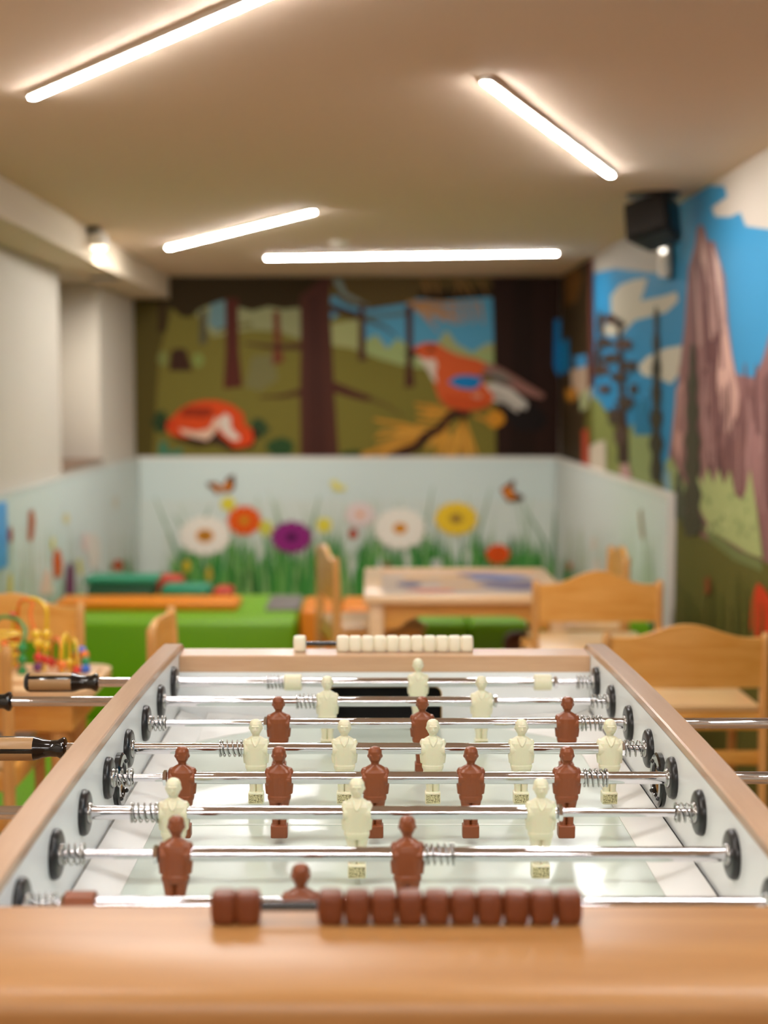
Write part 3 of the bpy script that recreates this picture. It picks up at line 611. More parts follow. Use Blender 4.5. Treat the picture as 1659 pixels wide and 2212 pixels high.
# chairs seen from the side at the play table
zt_=at(707,1176,5.6).z
chair('wooden chair seen edge-on at the left end of the play table',Xp(708,1300,5.55),5.62,-PI/2+.19,.43,.56,zt_-.20,zt_-.045,zt_-.0)
chair('wooden chair at the right end of the play table, against the printed grass panel',Xp(1334,1300,5.62),5.64,PI/2-.02,.43,.56,zt_-.20,zt_-.045,zt_-.012,depth=.28)
chair('wooden chair with arched back behind the bead toy at left',at(20,1300,4.25).x,4.25,PI,.45,.56,at(100,1386,4.25).z,at(170,1312,4.25).z,at(20,1283,4.25).z,depth=.3)
chair('wooden chair turned sideways right of the bead toy table, before the green bench',-.575,3.92,-PI/2,.40,.56,.70,at(352,1357,3.8).z,at(352,1334,3.95).z,depth=.30)
chair('wooden chair at the left photo edge in front of the bead toy table',at(25,1400,3.33).x-.22,3.33,0,.44,.58,.72,at(10,1408,3.33).z,at(10,1385,3.33).z,depth=.34)
# ================================================================ PLAY TABLE (centre right)
ZT=.72; f0=atz(790,1288,ZT).y; f1=atz(800,1226,ZT).y; tx0=Xp(786,1288,f0); tx1=.74
t=thing('play_table','square wooden play table with raised rim and a colourful recessed board','table',((tx0+tx1)/2,(f0+f1)/2,0))
cx_,cy_=t.location.x,t.location.y; hw=(tx1-tx0)/2; hd=(f1-f0)/2
bm=bmesh.new()
for b in ((-hw,hw,-hd,-hd+.07),(-hw,hw,hd-.05,hd),(-hw,-hw+.07,-hd+.07,hd-.05),(hw-.05,hw,-hd+.07,hd-.05)): box(bm,*b,ZT-.03,ZT,bev=.004)
finish(bm,'rim',TABW,t)
bm=bmesh.new(); box(bm,-hw+.06,hw-.04,-hd+.06,hd-.04,ZT-.035,ZT-.016); finish(bm,'tabletop',mat('board_pale',(206,186,168),.3,coat=.3),t)
PB=[mat('board_blue',(92,112,170),.4),mat('board_red',(214,110,84),.4),mat('board_yellow',(220,170,90),.4),mat('board_violet',(96,84,110),.4)]
r=random.Random(8)
bm=bmesh.new()
def patch(cx,cy,rx,ry,mi,k):
    vs=[bm.verts.new((cx+math.cos(2*PI*i/14)*rx*r.uniform(.7,1.1),cy+math.sin(2*PI*i/14)*ry*r.uniform(.7,1.1),ZT-.0155+.0004*k)) for i in range(14)]; bm.faces.new(vs).material_index=mi
for k,(cx,cy,rx,ry,mi) in enumerate([(.16,.25,.17,.10,0),(.20,.0,.14,.16,3),(-.02,.20,.10,.07,2),(-.12,-.18,.10,.05,1),(-.16,.2,.08,.07,2),(.0,-.05,.1,.05,2),(-.2,0,.05,.1,3),(.10,.30,.1,.05,0)]): patch(cx,cy,rx,ry,mi,k)
finish(bm,'printed_picture',PB,t)
for sx_ in (-1,1):
    for sy_ in (-1,1):
        bm=bmesh.new(); xx=sx_*(hw-.045); yy_=sy_*(hd-.045); box(bm,xx-.028,xx+.028,yy_-.028,yy_+.028,0,ZT-.03,bev=.006); finish(bm,'leg',TABW,t)
for sy_ in (-1,1):
    bm=bmesh.new(); xa=hw-.075
    P=[(-xa,ZT-.035),(xa,ZT-.035)]; 
    low=[(xa,ZT-.13),(xa-.05,ZT-.125),(xa-.09,ZT-.095),(xa-.13,ZT-.08),(-xa+.13,ZT-.08),(-xa+.09,ZT-.095),(-xa+.05,ZT-.125),(-xa,ZT-.13)]
    prism(bm,P+low,'y',sy_*(hd-.05)-.009,sy_*(hd-.05)+.009); finish(bm,'apron',CHAIRW,t)
for sx_ in (-1,1): boxo('apron',CHAIRW,(sx_*(hw-.05)-.009,sx_*(hw-.05)+.009,-hd+.075,hd-.075,ZT-.09,ZT-.032),t)
# ================================================================ BEAD TABLE + TOY (left)
ZB=.72; g1=atz(200,1434,ZB).y; g0=atz(200,1494,ZB).y; bx1=atz(243,1440,ZB).x; bx0=XL+.1
t=thing('side_table','small wooden table with rounded corners under the bead toy at left','table',((bx0+bx1)/2,(g0+g1)/2,0))
hw=(bx1-bx0)/2; hd=(g1-g0)/2
poly=[]
for (sx_,sy_,a0) in ((1,-1,-PI/2),(1,1,0),(-1,1,PI/2),(-1,-1,PI)):
    for i in range(7): a=a0+PI/2*i/6; poly.append((sx_*(hw-.06)+math.cos(a)*.06,sy_*(hd-.06)+math.sin(a)*.06))
bm=bmesh.new(); prism(bm,poly,'z',ZB-.025,ZB); finish(bm,'tabletop',TABW,t)
bm=bmesh.new(); box(bm,-hw+.05,hw-.05,-hd+.04,-hd+.06,ZB-.11,ZB-.026); box(bm,-hw+.05,hw-.05,hd-.06,hd-.04,ZB-.11,ZB-.026); box(bm,hw-.07,hw-.05,-hd+.06,hd-.06,ZB-.11,ZB-.026); finish(bm,'apron',CHAIRW,t)
for sx_ in (-1,1):
    for sy_ in (-1,1):
        bm=bmesh.new(); lathe_z(bm,[(0,.02),(ZB-.026,.026)],16,cx=sx_*(hw-.09),cy=sy_*(hd-.08)); finish(bm,'leg',CHAIRL,t)
BC={k:mat('toy_'+k,v,.3,coat=.4) for k,v in dict(red=(210,50,30),blue=(40,100,200),yellow=(236,196,40),orange=(232,120,30),green=(30,140,70),purple=(110,50,110)).items()}
ty=(g0+g1)/2; T0=Vector((at(90,1440,ty).x,ty,ZB))
t=thing('bead_maze','wire bead maze toy with yellow, green and red wires and wooden beads','toy',T0)
bm=bmesh.new(); box(bm,-.24,.14,-.10,.10,0,.014,bev=.006,seg=3); finish(bm,'base',TABW,t)
def L_(px,py,dy=0): 
    v=at(px,py,ty+dy)-T0; return v
def smooth_path(P,n=10):
    out=[]
    for i in range(len(P)-1):
        p0=P[max(0,i-1)];p1=P[i];p2=P[i+1];p3=P[min(len(P)-1,i+2)]
        for k in range(n):
            u=k/n; out.append(.5*((2*p1)+(-p0+p2)*u+(2*p0-5*p1+4*p2-p3)*u*u+(-p0+3*p1-3*p2+p3)*u**3))
    out.append(P[-1]); return out
def wire(P,col,name='wire',rr=.0035,beads=()):
    pts=smooth_path(P); bm=bmesh.new(); tube(bm,pts,rr,8); w=finish(bm,name,BC[col],t,ang=80)
    for u,c2 in beads:
        p=pts[int(u*(len(pts)-1))]; bm=bmesh.new(); ball(bm,(0,0,0),.0125); b=finish(bm,'bead',BC[c2],w,loc=p,ang=80)
    return w
zb=.012
def dn(v): v=v.copy(); v.z=zb; return v
wire([dn(L_(28,1440,.05)),L_(30,1330,.05),L_(62,1294,.03),L_(97,1310,0),L_(100,1370,0),dn(L_(94,1440,0))],'yellow',rr=.0048,beads=((.12,'orange'),(.2,'red'),(.93,'red'),(.87,'yellow'),(.80,'yellow')))
wire([dn(L_(-60,1440)),L_(-40,1375),L_(45,1368,.02),L_(-30,1388,-.02),L_(48,1394,.02),L_(-30,1410,-.02),L_(50,1420,.02),dn(L_(-20,1440))],'yellow',rr=.005,beads=((.1,'green'),(.5,'orange')))
wire([dn(L_(48,1450,-.03)),L_(48,1400,-.03),L_(54,1360,0),L_(30,1335,.03),L_(-10,1345,.04),dn(L_(-20,1440,.04))],'green',rr=.005,beads=((.12,'green'),(.2,'green'),(.04,'green')))
wire([dn(L_(80,1440,-.02)),L_(82,1390,-.02),L_(66,1330,0),L_(70,1300,.02),L_(40,1310,.04),dn(L_(38,1440,.05))],'orange',rr=.005,beads=((.06,'purple'),(.12,'red'),(.2,'yellow'),(.27,'yellow')))
wire([dn(L_(135,1445,-.04)),L_(135,1395,-.04),L_(142,1371,-.02),L_(150,1395,0),dn(L_(150,1445,0))],'yellow',rr=.005,beads=((.1,'orange'),(.9,'yellow')))
wire([dn(L_(112,1440,.04)),L_(112,1400,.04),L_(122,1376,.02),L_(130,1400,0),dn(L_(128,1445,0))],'orange',rr=.004,beads=((.1,'red'),(.9,'orange')))
wire([dn(L_(152,1445,.04)),L_(152,1400,.04),L_(158,1380,.02),L_(166,1400,0),dn(L_(166,1445,-.02))],'yellow',rr=.004,beads=((.08,'yellow'),(.95,'red')))
wire([dn(L_(164,1440,.05)),L_(168,1410,.03),L_(182,1412,0),dn(L_(186,1450,-.03))],'red',rr=.004,beads=((.15,'red'),(.28,'red'),(.42,'blue'),(.55,'blue'),(.7,'orange'),(.8,'green'),(.9,'blue')))
# ================================================================ FOOSBALL TABLE
TX=.0253; TY=1.833; HR=HC-.479; HWI=.3573; HL=.607
T=thing('football_table','wooden table football game with white inside walls, chrome rods, brown and ivory players','football table',(TX,TY,0))
zr=lambda d:HR+d
RT=zr(.030)                       # end rail top
def caph(d): return HR+.056-.030*d*d   # side cap height along length d from centre
CW=.033
def capend(d):  # rounded ends
    e=.70-abs(d); return caph(d)-(0 if e>.05 else .05-math.sqrt(max(0,.05**2-(.05-e)**2)))*.8
ds=[-.70+1.40*i/72 for i in range(73)]
for s in (-1,1):
    xi=s*HWI; xo=s*(HWI+CW)
    # cap (arched wooden band)
    bm=bmesh.new(); rs=[]
    a,b=(min(xi,xo),max(xi,xo))
    for d in ds:
        h=capend(d); rr=.002
        rs.append([bm.verts.new((x,d,z)) for x,z in ((a,h-.012),(a,h-rr),(a+rr,h),(b-rr,h),(b,h-rr),(b,h-.012))])
    bridge(bm,rs); finish(bm,'side_rail',BEECHY,T,ang=40)
    # white inner wall with arched top
    bm=bmesh.new(); rs=[]
    ai,bi=(xi,xi+s*.012); a,b=min(ai,bi)+.0003*0,max(ai,bi)
    for d in ds: h=capend(d)-.0115; rs.append([bm.verts.new(p) for p in ((a,d,zr(-.105)),(b,d,zr(-.105)),(b,d,h),(a,d,h))])
    bridge(bm,rs); finish(bm,'side_wall',WHITEL,T)
    # outer wooden board
    ai,bi=(xi+s*.0125,xo); a,b=min(ai,bi),max(ai,bi)
    bm=bmesh.new(); rs=[]
    for d in ds: h=capend(d)-.0125; rs.append([bm.verts.new(p) for p in ((a,d,zr(-.26)),(b,d,zr(-.26)),(b,d,h),(a,d,h))])
    bridge(bm,rs); finish(bm,'side_board',BEECHN,T)
# end rails and walls
def endrail(sgn,w,round_):
    y0=sgn*HL; y1=sgn*(HL+w)
    bm=bmesh.new()
    if round_>.01:
        P=[(y0,RT-.028),(y0,RT-.002),(y0+sgn*.002,RT)]
        n=10
        for i in range(n+1):
            a=PI/2*i/n; P.append((y1-sgn*round_+sgn*round_*math.sin(a),RT-round_+round_*math.cos(a)))
        P+=[(y1,RT-.19),(y1-sgn*.03,RT-.19),(y1-sgn*.03,RT-.028)]
    else:
        P=[(y0,RT-.0285),(y0,RT-.002),(y0+sgn*.002,RT),(y1-sgn*.004,RT),(y1,RT-.004),(y1,RT-.2),(y1-sgn*.02,RT-.2),(y1-sgn*.02,RT-.0285)]
    prism(bm,P,'x',-HWI+.0005,HWI-.0005) if not round_>.01 else prism(bm,P,'x',-HWI-CW-.02,HWI+CW+.02)
    return bm
finish(endrail(1,.075,0),'end_rail',BEECH,T)
# the near rail is wider, rounded and runs across the full width
RR=.020; w=.172
bm=bmesh.new(); y0=-HL; y1=-(HL+w); yc0=-.682; dz=.010
P=[(y0,RT-.028),(y0,RT-.0025),(y0-.0025,RT)]
for i in range(9):   # very slightly crowned front half
    u=i/8; P.append((yc0+(y1+RR-yc0)*u, RT-dz*u*u))
for i in range(1,13):
    a=.24+(PI/2-.24)*i/12; P.append((y1+RR-RR*(math.sin(a)-math.sin(.24)), RT-dz-RR*(math.cos(.24)-math.cos(a))))
y1=P[-1][0]
P+=[(y1,RT-.20),(y1+.03,RT-.20),(y1+.03,RT-.028)]
prism(bm,P,'x',-HWI+.0005,HWI-.0005)
finish(bm,'end_rail',BEECHN,T,ang=40)
# shoulders beside the near rail closing the corners
for s in (-1,1):
    bm=bmesh.new(); a,b=sorted((s*(HWI+.0003),s*(HWI+CW)))
    P2=[(p[0],p[1]) for p in P if p[0]<-.70+.0] ; P2=[(-.701,RT-.0)]+P2+[(-.701,RT-.20)]
    P2=[(-.7005,RT-.0003)]+[q for q in P if q[0]<-.701 and q[1]>RT-.19]+[(y1,RT-.20),(-.7005,RT-.20)]
    prism(bm,P2,'x',a,b); finish(bm,'corner_block',BEECHN,T,ang=40)
# end walls with goal openings
def endwall(sgn):
    y0,y1=sorted((sgn*(HL+.001),sgn*(HL+.013)))
    gx=.100; gb=zr(-.083); gt=zr(-.024); zt=zr(.0012); zb_=zr(-.105)
    bm=bmesh.new()
    top=[]
    n=6; R_=.014
    for i in range(n+1):
        a=PI/2*i/n; top.append((gx-R_+R_*math.sin(PI/2-a)*1.0,gt-R_+R_*math.cos(PI/2-a)))
    # outline polygon: outer then opening as a notch from below
    arc=[(gx,zb_),(gx,gt-R_)]+[(gx-R_+R_*math.cos(PI/2*i/n),gt-R_+R_*math.sin(PI/2*i/n)) for i in range(1,n+1)]
    arcL=[(-x,z) for x,z in arc[::-1]]
    poly=[(-HWI+.0005,zb_),(-HWI+.0005,zt),(HWI-.0005,zt),(HWI-.0005,zb_)]+arc+arcL
    prism(bm,poly,'y',y0,y1)
    finish(bm,'end_wall',WHITEL,T)
    # goal pocket
    bm=bmesh.new(); ya,yb=sorted((sgn*(HL+.0135),sgn*(HL+.05)))
    box(bm,-gx-.01,gx+.01,ya if sgn<0 else yb-.004,(ya+.004) if sgn<0 else yb,gb-.02,gt+.005); box(bm,-gx-.01,-gx-.004,ya,yb,gb-.02,gt+.005); box(bm,gx+.004,gx+.01,ya,yb,gb-.02,gt+.005); box(bm,-gx-.004,gx+.004,ya,yb,gb-.02,gb-.014); box(bm,-gx-.01,gx+.01,ya,yb,gt,gt+.004)
    finish(bm,'goal_pocket',DARK,T)
    bm=bmesh.new()
    path=[(gx+.0,0,gb)]+[(x,0,z) for x,z in arc[1:]]+[(x,0,z) for x,z in arcL[:-1]]+[(-gx,0,gb)]
    tube(bm,[(x,sgn*(HL+.004),z) for x,_,z in path],.0022,8); finish(bm,'goal_frame',GOLD,T)
endwall(1); endwall(-1)
# playing field, ramps, markings
ZF=zr(-.083)
bm=bmesh.new(); box(bm,-HWI-.0,HWI+.0,-HL-.0,HL+.0,ZF-.02,ZF-.0004); 
pf_=finish(bm,'playing_field',FIELD,T)
bm=bmesh.new(); 
MK=mat('field_line',(216,222,212),.35)
box(bm,-.305,.305,-.0025,.0025,ZF-.0003,ZF+.0001)
n=72
for r0,r1 in ():
    A=[bm.verts.new((math.cos(2*PI*i/n)*r0,math.sin(2*PI*i/n)*r0,ZF)) for i in range(n)]; B_=[bm.verts.new((math.cos(2*PI*i/n)*r1,math.sin(2*PI*i/n)*r1,ZF)) for i in range(n)]
    for i in range(n): bm.faces.new((A[i],A[(i+1)%n],B_[(i+1)%n],B_[i]))
finish(bm,'field_lines',MK,pf_)
for s in (-1,1):
    bm=bmesh.new(); xi=s*.308; xo=s*(HWI-.0035)
    prism(bm,[(xi,ZF-.0002),(xi,ZF+.0012),(xo,ZF+.018),(xo,ZF-.0002)],'y',-HL+.001,HL-.001); finish(bm,'side_ramp',RAMPM,T)
    bm=bmesh.new(); a,b=sorted((s*(HWI-.0034),s*(HWI-.0006))); box(bm,a,b,-HL+.001,HL-.001,ZF,ZF+.0165 if s>0 else ZF+.0172); finish(bm,'ramp_gap_shade',DARK if s>0 else mat('gap_shade_grey',(150,148,142),.6),T)  # solid strip in the slot beside the ramp, slot shade put into its colour
    for e in (-1,1):
        bm=bmesh.new(); x0_=s*.307; xa=s*.125; ye=e*(HL-.001)
        v=[bm.verts.new(p) for p in ((x0_,ye,ZF+.014),(xa,ye,ZF+.0005),(x0_,e*(HL-.155),ZF+.0005),(x0_,ye,ZF-.0003),(xa,ye,ZF-.0003),(x0_,e*(HL-.155),ZF-.0003))]
        bm.faces.new((v[0],v[1],v[2])); bm.faces.new((v[3],v[4],v[5])); bm.faces.new((v[0],v[1],v[4],v[3])); bm.faces.new((v[1],v[2],v[5],v[4])); bm.faces.new((v[2],v[0],v[3],v[5]))
        finish(bm,'corner_ramp',RAMPM,T,smooth=False)
# body underside and legs
bm=bmesh.new(); box(bm,-HWI,HWI,-HL-.1,HL+.04,zr(-.26),zr(-.245)); finish(bm,'bottom_board',BEECHN,T)
for s in (-1,1):
    for e in (-1,1):
        bm=bmesh.new(); xx=s*.30; yy_=e*.53; box(bm,xx-.04,xx+.04,yy_-.04,yy_+.04,0,zr(-.26),bev=.006); finish(bm,'leg',BEECHN,T)
# ball serve rings on the side walls
for s in (-1,1):
    bm=bmesh.new(); xw=s*HWI; n=40
    prof=[(xw,.0355),(xw-s*.006,.0355),(xw-s*.0085,.033),(xw-s*.0085,.023),(xw-s*.0055,.0215),(xw-s*.003,.0215)]
    rs=[ringv(bm,(x,0,0),(0,1,0),(0,0,1),r_,r_,n) for x,r_ in prof]; 
    for a,b in zip(rs,rs[1:]):
        for i in range(n): bm.faces.new((a[i],a[(i+1)%n],b[(i+1)%n],b[i]))
    for i in range(4):
        a=PI/4+PI/2*i; ball(bm,(xw-s*.0085,math.cos(a)*.028,math.sin(a)*.028),.003)
    o=finish(bm,'serve_ring',GLOSSB,T,loc=(0,0,zr(-.023)))
    bm=bmesh.new(); rs=[ringv(bm,(x,0,0),(0,1,0),(0,0,1),r_,r_,n) for x,r_ in ((xw-s*.0028,.021),(xw-s*.0045,.018),(xw-s*.0045,.014),(xw-s*.002,.0135))]
    for a,b in zip(rs,rs[1:]):
        for i in range(n): bm.faces.new((a[i],a[(i+1)%n],b[(i+1)%n],b[i]))
    finish(bm,'inner_ring',GOLD,o)
    bm=bmesh.new(); lathe_x(bm,[(xw-s*.0005,.0215),(xw-s*.0015,.0215)],n); finish(bm,'hole',DARK,o)
# ------------------------------------------------------ player figure mesh
def figure(brown):
    bm=bmesh.new(); U=(1,0,0);V=(0,1,0)
    def loft(rows,n=24):
        rs=[ringv(bm,(x,y,z),U,V,a,b,n,ex) for x,y,z,a,b,ex in rows]; bridge(bm,rs)
    # foot block
    loft([(0,0,-.0755,.0100,.0085,9),(0,0,-.0745,.0107,.0092,9),(0,0,-.0605,.0107,.0092,9),(0,0,-.0595,.0100,.0085,9)])
    # two legs
    for s in (-1,1):
        loft([(s*.0046,0,-.0615,.0042,.0050,2.6),(s*.0048,0,-.050,.0046,.0056,2.5),(s*.0056,0,-.040,.0056,.0068,2.4),(s*.0066,0,-.030,.0066,.0080,2.4),(s*.0068,0,-.021,.0072,.0090,2.6)])
    # belt and torso
    loft([(0,0,-.0300,.0128,.0088,2.8),(0,0,-.0262,.0146,.0098,3),(0,0,-.0225,.0150,.0100,3),(0,0,-.0215,.0143,.0096,3),(0,0,-.016,.0150,.0100,3),(0,0,-.006,.0162,.0108,3),(0,0,.003,.0164,.0112,3),(0,0,.0085,.0160,.0108,2.8),(0,0,.0122,.0140,.0092,2.5),(0,0,.0150,.0100,.0072,2.2),(0,0,.0172,.0062,.0060,2)])
    # arms held to the sides
    for s in (-1,1):
        loft([(s*.0128,0,.0128,.0032,.0050,2.2),(s*.0142,0,.0090,.0038,.0062,2.4),(s*.0146,0,0,.0038,.0066,2.6),(s*.0144,.0005,-.010,.0036,.0062,2.6),(s*.0138,.0005,-.0195,.0032,.0052,2.4)],16)
    # collar
    loft([(0,0,.0135,.0082,.0072,2),(0,0,.0158,.0078,.0070,2),(0,0,.0168,.0060,.0058,2)])
    # neck + head
    loft([(0,.0,.0130,.0056,.0056,2),(0,0,.0180,.0050,.0054,2),(0,0,.0205,.0053,.0060,2),(0,-.0004,.0226,.0068,.0078,2.1),(0,-.0003,.0258,.0082,.0092,2.1),(0,0,.0305,.0089,.0098,2.1),(0,.0003,.0350,.0085,.0095,2.05),(0,.0006,.0384,.0066,.0076,2),(0,.0006,.0402,.0034,.0040,2)])
    for s in (-1,1): loft([(s*.0082,.0006,.0262,.0010,.0012,2),(s*.0085,.0006,.0285,.0014,.0020,2),(s*.0083,.0006,.0305,.0010,.0014,2)],10)
    # nose, brow, chin (face towards -y)
    loft([(0,-.0088,.0258,.0013,.0010,2),(0,-.0096,.0268,.0014,.0014,2),(0,-.0092,.0305,.0008,.0010,2)],10)
    loft([(0,-.0086,.0308,.0052,.0010,2.4),(0,-.0090,.0318,.0056,.0012,2.4),(0,-.0084,.0330,.0050,.0010,2.4)],16)
    loft([(0,-.0070,.0236,.0026,.0010,2),(0,-.0078,.0244,.0028,.0010,2),(0,-.0072,.0250,.0024,.0010,2)],12)
    # open shirt collar as a V ridge
    for s in (-1,1):
        tube(bm,[(s*.0052,-.0062,.0160),(s*.0042,-.0092,.0120),(s*.0020,-.0110,.0080),(0,-.0114,.0050)],.0010,8)
    # boss around the rod
    lathe_x(bm,[(-.0162,.0095),(-.0150,.0105),(.0150,.0105),(.0162,.0095)],24)
    if brown:
        for i in range(7):   # hair combed back, seen as fine ridges
            a=-.9+1.8*i/6; tube(bm,[(math.sin(a)*.0075,-.004,.0352+.003*math.cos(a)),(math.sin(a)*.0083,.003,.0350+.002*math.cos(a)),(math.sin(a)*.0070,.0086,.0300),(math.sin(a)*.0050,.0082,.0240)],.0007,6)
    bmesh.ops.recalc_face_normals(bm,faces=bm.faces)
    me=bpy.data.meshes.new('tmp'); bm.to_mesh(me); bm.free()
    o=bpy.data.objects.new('tmp',me); COL.objects.link(o)
    m=o.modifiers.new('r','REMESH'); m.mode='VOXEL'; m.voxel_size=.0005; m.adaptivity=0
    s=o.modifiers.new('s','SMOOTH'); s.factor=.5; s.iterations=2
    dg=bpy.context.evaluated_depsgraph_get(); ev=o.evaluated_get(dg); out=bpy.data.meshes.new_from_object(ev)
    bpy.data.objects.remove(o); bpy.data.meshes.remove(me)
    out.name='player_brown' if brown else 'player_ivory'
    out.materials.clear(); out.materials.append(BROWNP if brown else IVORY)
    out.polygons.foreach_set('use_smooth',[True]*len(out.polygons))
    if not brown:
        out.materials.append(STAMP)
        for p in out.polygons:
            c_=p.center
            if -.0738<c_.z<-.0618 and abs(c_.x)<.0092 and p.normal.y<-.8: p.material_index=1
    return out
FIGW=figure(False); FIGB=figure(True)
# brown men face away from the viewer
def local(px,i):  # pixel column to table-local x on rod i
    Y=2.358-.15*i; py=HR; # solve with projected depth at rod height
    c_,s_=math.cos(TH),math.sin(TH); dep=c_*Y+s_*.479
    return (px-CX)*dep/F-TX
RODS=[ # team, players, bumpers, thick0, thick1 (px, None=through), springs, nut, handle side, handle start offset
 ('W',[903],[633,1172],None,1196,[(578,612),(1247,1286)],1200,-1,-.458),
 ('W',[707,1040],[],None,1062,[(641,680),(1278,1322)],1070,-1,-.566),
 ('B',[602,912,1225],[],580,None,[(318,357),(1256,1298)],574,1,.62),
 ('W',[553,744,935,1126,1317],[],None,1335,[(476,522),(1350,1402)],1345,-1,-.416),
 ('B',[394,603,810,1017,1224],[],366,None,[(240,286),(1262,1310)],357,1,.53),
 ('W',[375,771,1168],[],None,1204,[(285,340),(1460,1512)],1210,-1,-.47),
 ('B',[380,880],[],346,None,[(122,180),(920,980)],337,1,.50),
 ('B',[650],[174,1128],130,None,[(60,118),(1165,1230)],138,1,.46)]
TR=.0078; TN=.0048
tilts={6:-.18,2:.06,7:.0}
names=['ivory goalkeeper','ivory two-man','brown three-man','ivory five-man','brown five-man','ivory three-man','brown two-man','brown goalkeeper']
ring_me=None
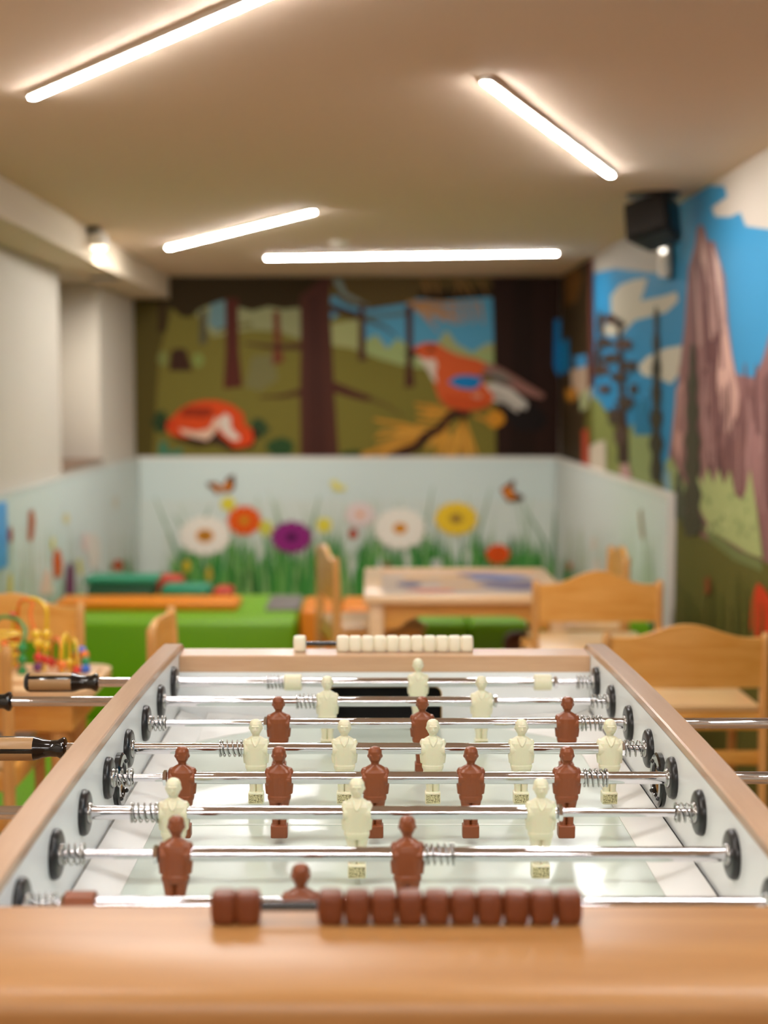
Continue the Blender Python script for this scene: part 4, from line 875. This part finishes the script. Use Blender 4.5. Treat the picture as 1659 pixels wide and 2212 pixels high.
for i,(team,pl,bp,t0,t1,spr,nut,hs,hx) in enumerate(RODS):
    y=2.358-.15*i-TY; z=HR
    xa=-HWI-.05; xb=HWI+.05
    bm=bmesh.new()
    if hs<0:
        x1=local(t1,i); lathe_x(bm,[(hx-TX,TR),(x1-.001,TR),(x1,TR-.001)],24); lathe_x(bm,[(x1-.01,TN),(HWI+.03,TN)],20)
    else:
        x0=local(t0,i); lathe_x(bm,[(x0,TR-.001),(x0+.001,TR),(hx-TX,TR)],24); lathe_x(bm,[(-HWI-.03,TN),(x0+.01,TN)],20)
    rod=finish(bm,'player_rod',CHROME,T,loc=(0,y,z),ang=40); rod['label']='chrome telescopic rod, '+names[i]+' rod'
    # nut / collar
    bm=bmesh.new(); xn=local(nut,i); lathe_x(bm,[(xn-.003,TR),(xn-.002,TR+.0022),(xn+.002,TR+.0022),(xn+.003,TR)],6); finish(bm,'collar_nut',CHROME,rod)
    for px in pl:
        o=link('player_figure',FIGB if team=='B' else FIGW,rod); o.location=(local(px,i),0,0)
        o.rotation_euler=(tilts.get(i,0),0,0) if team=='W' else (-tilts.get(i,0),0,PI)
        o['label']='brown player' if team=='B' else 'ivory player'
    for px in bp:
        xc=local(px,i); bm=bmesh.new()
        lathe_x(bm,[(xc-.0148,.0115),(xc-.0135,.0135),(xc+.0135,.0135),(xc+.0148,.0115)],28); finish(bm,'bumper',BROWNP if team=='B' else IVORY,rod)
    for a,b in spr:
        xa_,xb_=local(a,i),local(b,i); bm=bmesh.new(); pts=[]; turns=5.0; n=int(turns*18)
        for k in range(n+1):
            u=k/n; e=.13
            uu=u; ang=2*PI*turns*u+i
            xx=xa_+(xb_-xa_)*(.5-.5*math.cos(PI*u))*.45+(xb_-xa_)*u*.55
            pts.append((xx,math.cos(ang)*.0108,math.sin(ang)*.0108))
        tube(bm,pts,.00105,7); finish(bm,'spring',STEEL,rod,ang=80)
        # washer
        for xw in (xa_,xb_):
            bm=bmesh.new(); lathe_x(bm,[(xw-.0007,.0085),(xw-.0007,.0118),(xw+.0007,.0118),(xw+.0007,.0085)],20)
            bmesh.ops.delete(bm,geom=[f for f in bm.faces if len(f.verts)>4],context='FACES'); finish(bm,'washer',STEEL,rod)
    # handle
    x0=hx-TX; s=hs; bm=bmesh.new(); n=32
    prof=[(x0-s*.003,.0085),(x0,.0150),(x0+s*.003,.0155),(x0+s*.010,.0118),(x0+s*.020,.0112),(x0+s*.030,.0128),(x0+s*.036,.0152),(x0+s*.040,.0158)]
    body=[(x0+s*.040,.0158),(x0+s*.042,.0166),(x0+s*.112,.0166),(x0+s*.118,.0150),(x0+s*.1215,.0110),(x0+s*.122,.003)]
    rs=[ringv(bm,(x,0,0),(0,1,0),(0,0,1),r_,r_,n,ph=(.1 if i%3==0 and i!=3 else PI/4)) for x,r_ in prof+body[1:]]
    for q,(a,b) in enumerate(zip(rs,rs[1:])):
        for k in range(n):
            f=bm.faces.new((a[k],a[(k+1)%n],b[(k+1)%n],b[k]))
            if q==len(prof): f.material_index=1 if ((k+3.5)%8)<6.5 else 0
    bm.faces.new(rs[0][::-1]); bm.faces.new(rs[-1])
    finish(bm,'handle',[GLOSSB,TAN],rod,ang=50)
    # bushings on both side walls
    for sd in (-1,1):
        xw=sd*HWI; bm=bmesh.new()
        prof=[(xw,.0262),(xw-sd*.003,.0266),(xw-sd*.0065,.0250),(xw-sd*.0078,.0225),(xw-sd*.0078,.0135),(xw-sd*.0068,.0125),(xw-sd*.0068,.0115),(xw-sd*.0105,.0112),(xw-sd*.0105,.0088)]
        rs=[ringv(bm,(x,0,0),(0,1,0),(0,0,1),r_,r_,36) for x,r_ in prof]
        for a,b in zip(rs,rs[1:]):
            for k in range(36): bm.faces.new((a[k],a[(k+1)%36],b[(k+1)%36],b[k]))
        o=finish(bm,'rod_bearing',BLACK,T,loc=(0,y,z),ang=40)
        bm=bmesh.new(); lathe_x(bm,[(xw-sd*.0070,.0118),(xw-sd*.0095,.0118),(xw-sd*.0112,.0105),(xw-sd*.0112,.0082)],28); finish(bm,'bearing_nut',STEEL,o,ang=40)
# ------------------------------------------------------ score counters
def bead_mesh(name):
    bm=bmesh.new(); U=(1,0,0);V=(0,1,0)
    rs=[ringv(bm,(0,0,z),U,V,a,a,24,3.6) for z,a in ((-.0136,.0078),(-.0130,.0092),(-.0105,.0101),(-.004,.0108),(.003,.0109),(.009,.0105),(.0122,.0097),(.0134,.0084),(.0136,.0070))]
    bridge(bm,rs); bmesh.ops.recalc_face_normals(bm,faces=bm.faces)
    me=bpy.data.meshes.new(name); bm.to_mesh(me); bm.free(); me.polygons.foreach_set('use_smooth',[True]*len(me.polygons)); me.set_sharp_from_angle(angle=math.radians(60)); return me
def counter(yc,xs,m,x0,x1,label):
    bm=bmesh.new(); lathe_x(bm,[(x0,.0042),(x1,.0042)],16); r_=finish(bm,'score_counter',GLOSSB,T,loc=(0,yc,RT+.0138)); r_['label']=label
    me=bead_mesh('bead'); me.materials.append(m)
    for k,x in enumerate(xs):
        o=link('counter_bead',me,r_); o.location=(x,0,0); o.scale=(1.055,1,1); o.rotation_euler=(random.uniform(-.03,.03),0,0)
def lx(px,Y): 
    c_,s_=math.cos(TH),math.sin(TH); return (px-CX)*(c_*Y+s_*.437)/F-TX
yn=1.186; yf=2.484
p0,p1=lx(686,yn)+.0113,lx(1257,yn)-.0113
counter(yn-TY,[lx(456,yn)+.0112,lx(561,yn)-.010]+[p0+(p1-p0)*k/9 for k in range(10)],BEADB,lx(456,yn)+.004,lx(1257,yn)-.004,'score counter with brown beads on the near rail')
p0,p1=lx(727,yf)+.0112,lx(1022,yf)-.0112
counter(yf-TY,[lx(634,yf)+.0112]+[p0+(p1-p0)*k/10 for k in range(11)],BEADW,lx(634,yf)+.004,lx(1022,yf)-.004,'score counter with ivory beads on the far rail')
# ---------------------------------------------------------------- world: faint warm fill (closed room, hardly matters)
w=bpy.data.worlds.new('world'); SC.world=w; w.use_nodes=True
w.node_tree.nodes['Background'].inputs[0].default_value=(.05,.045,.04,1)
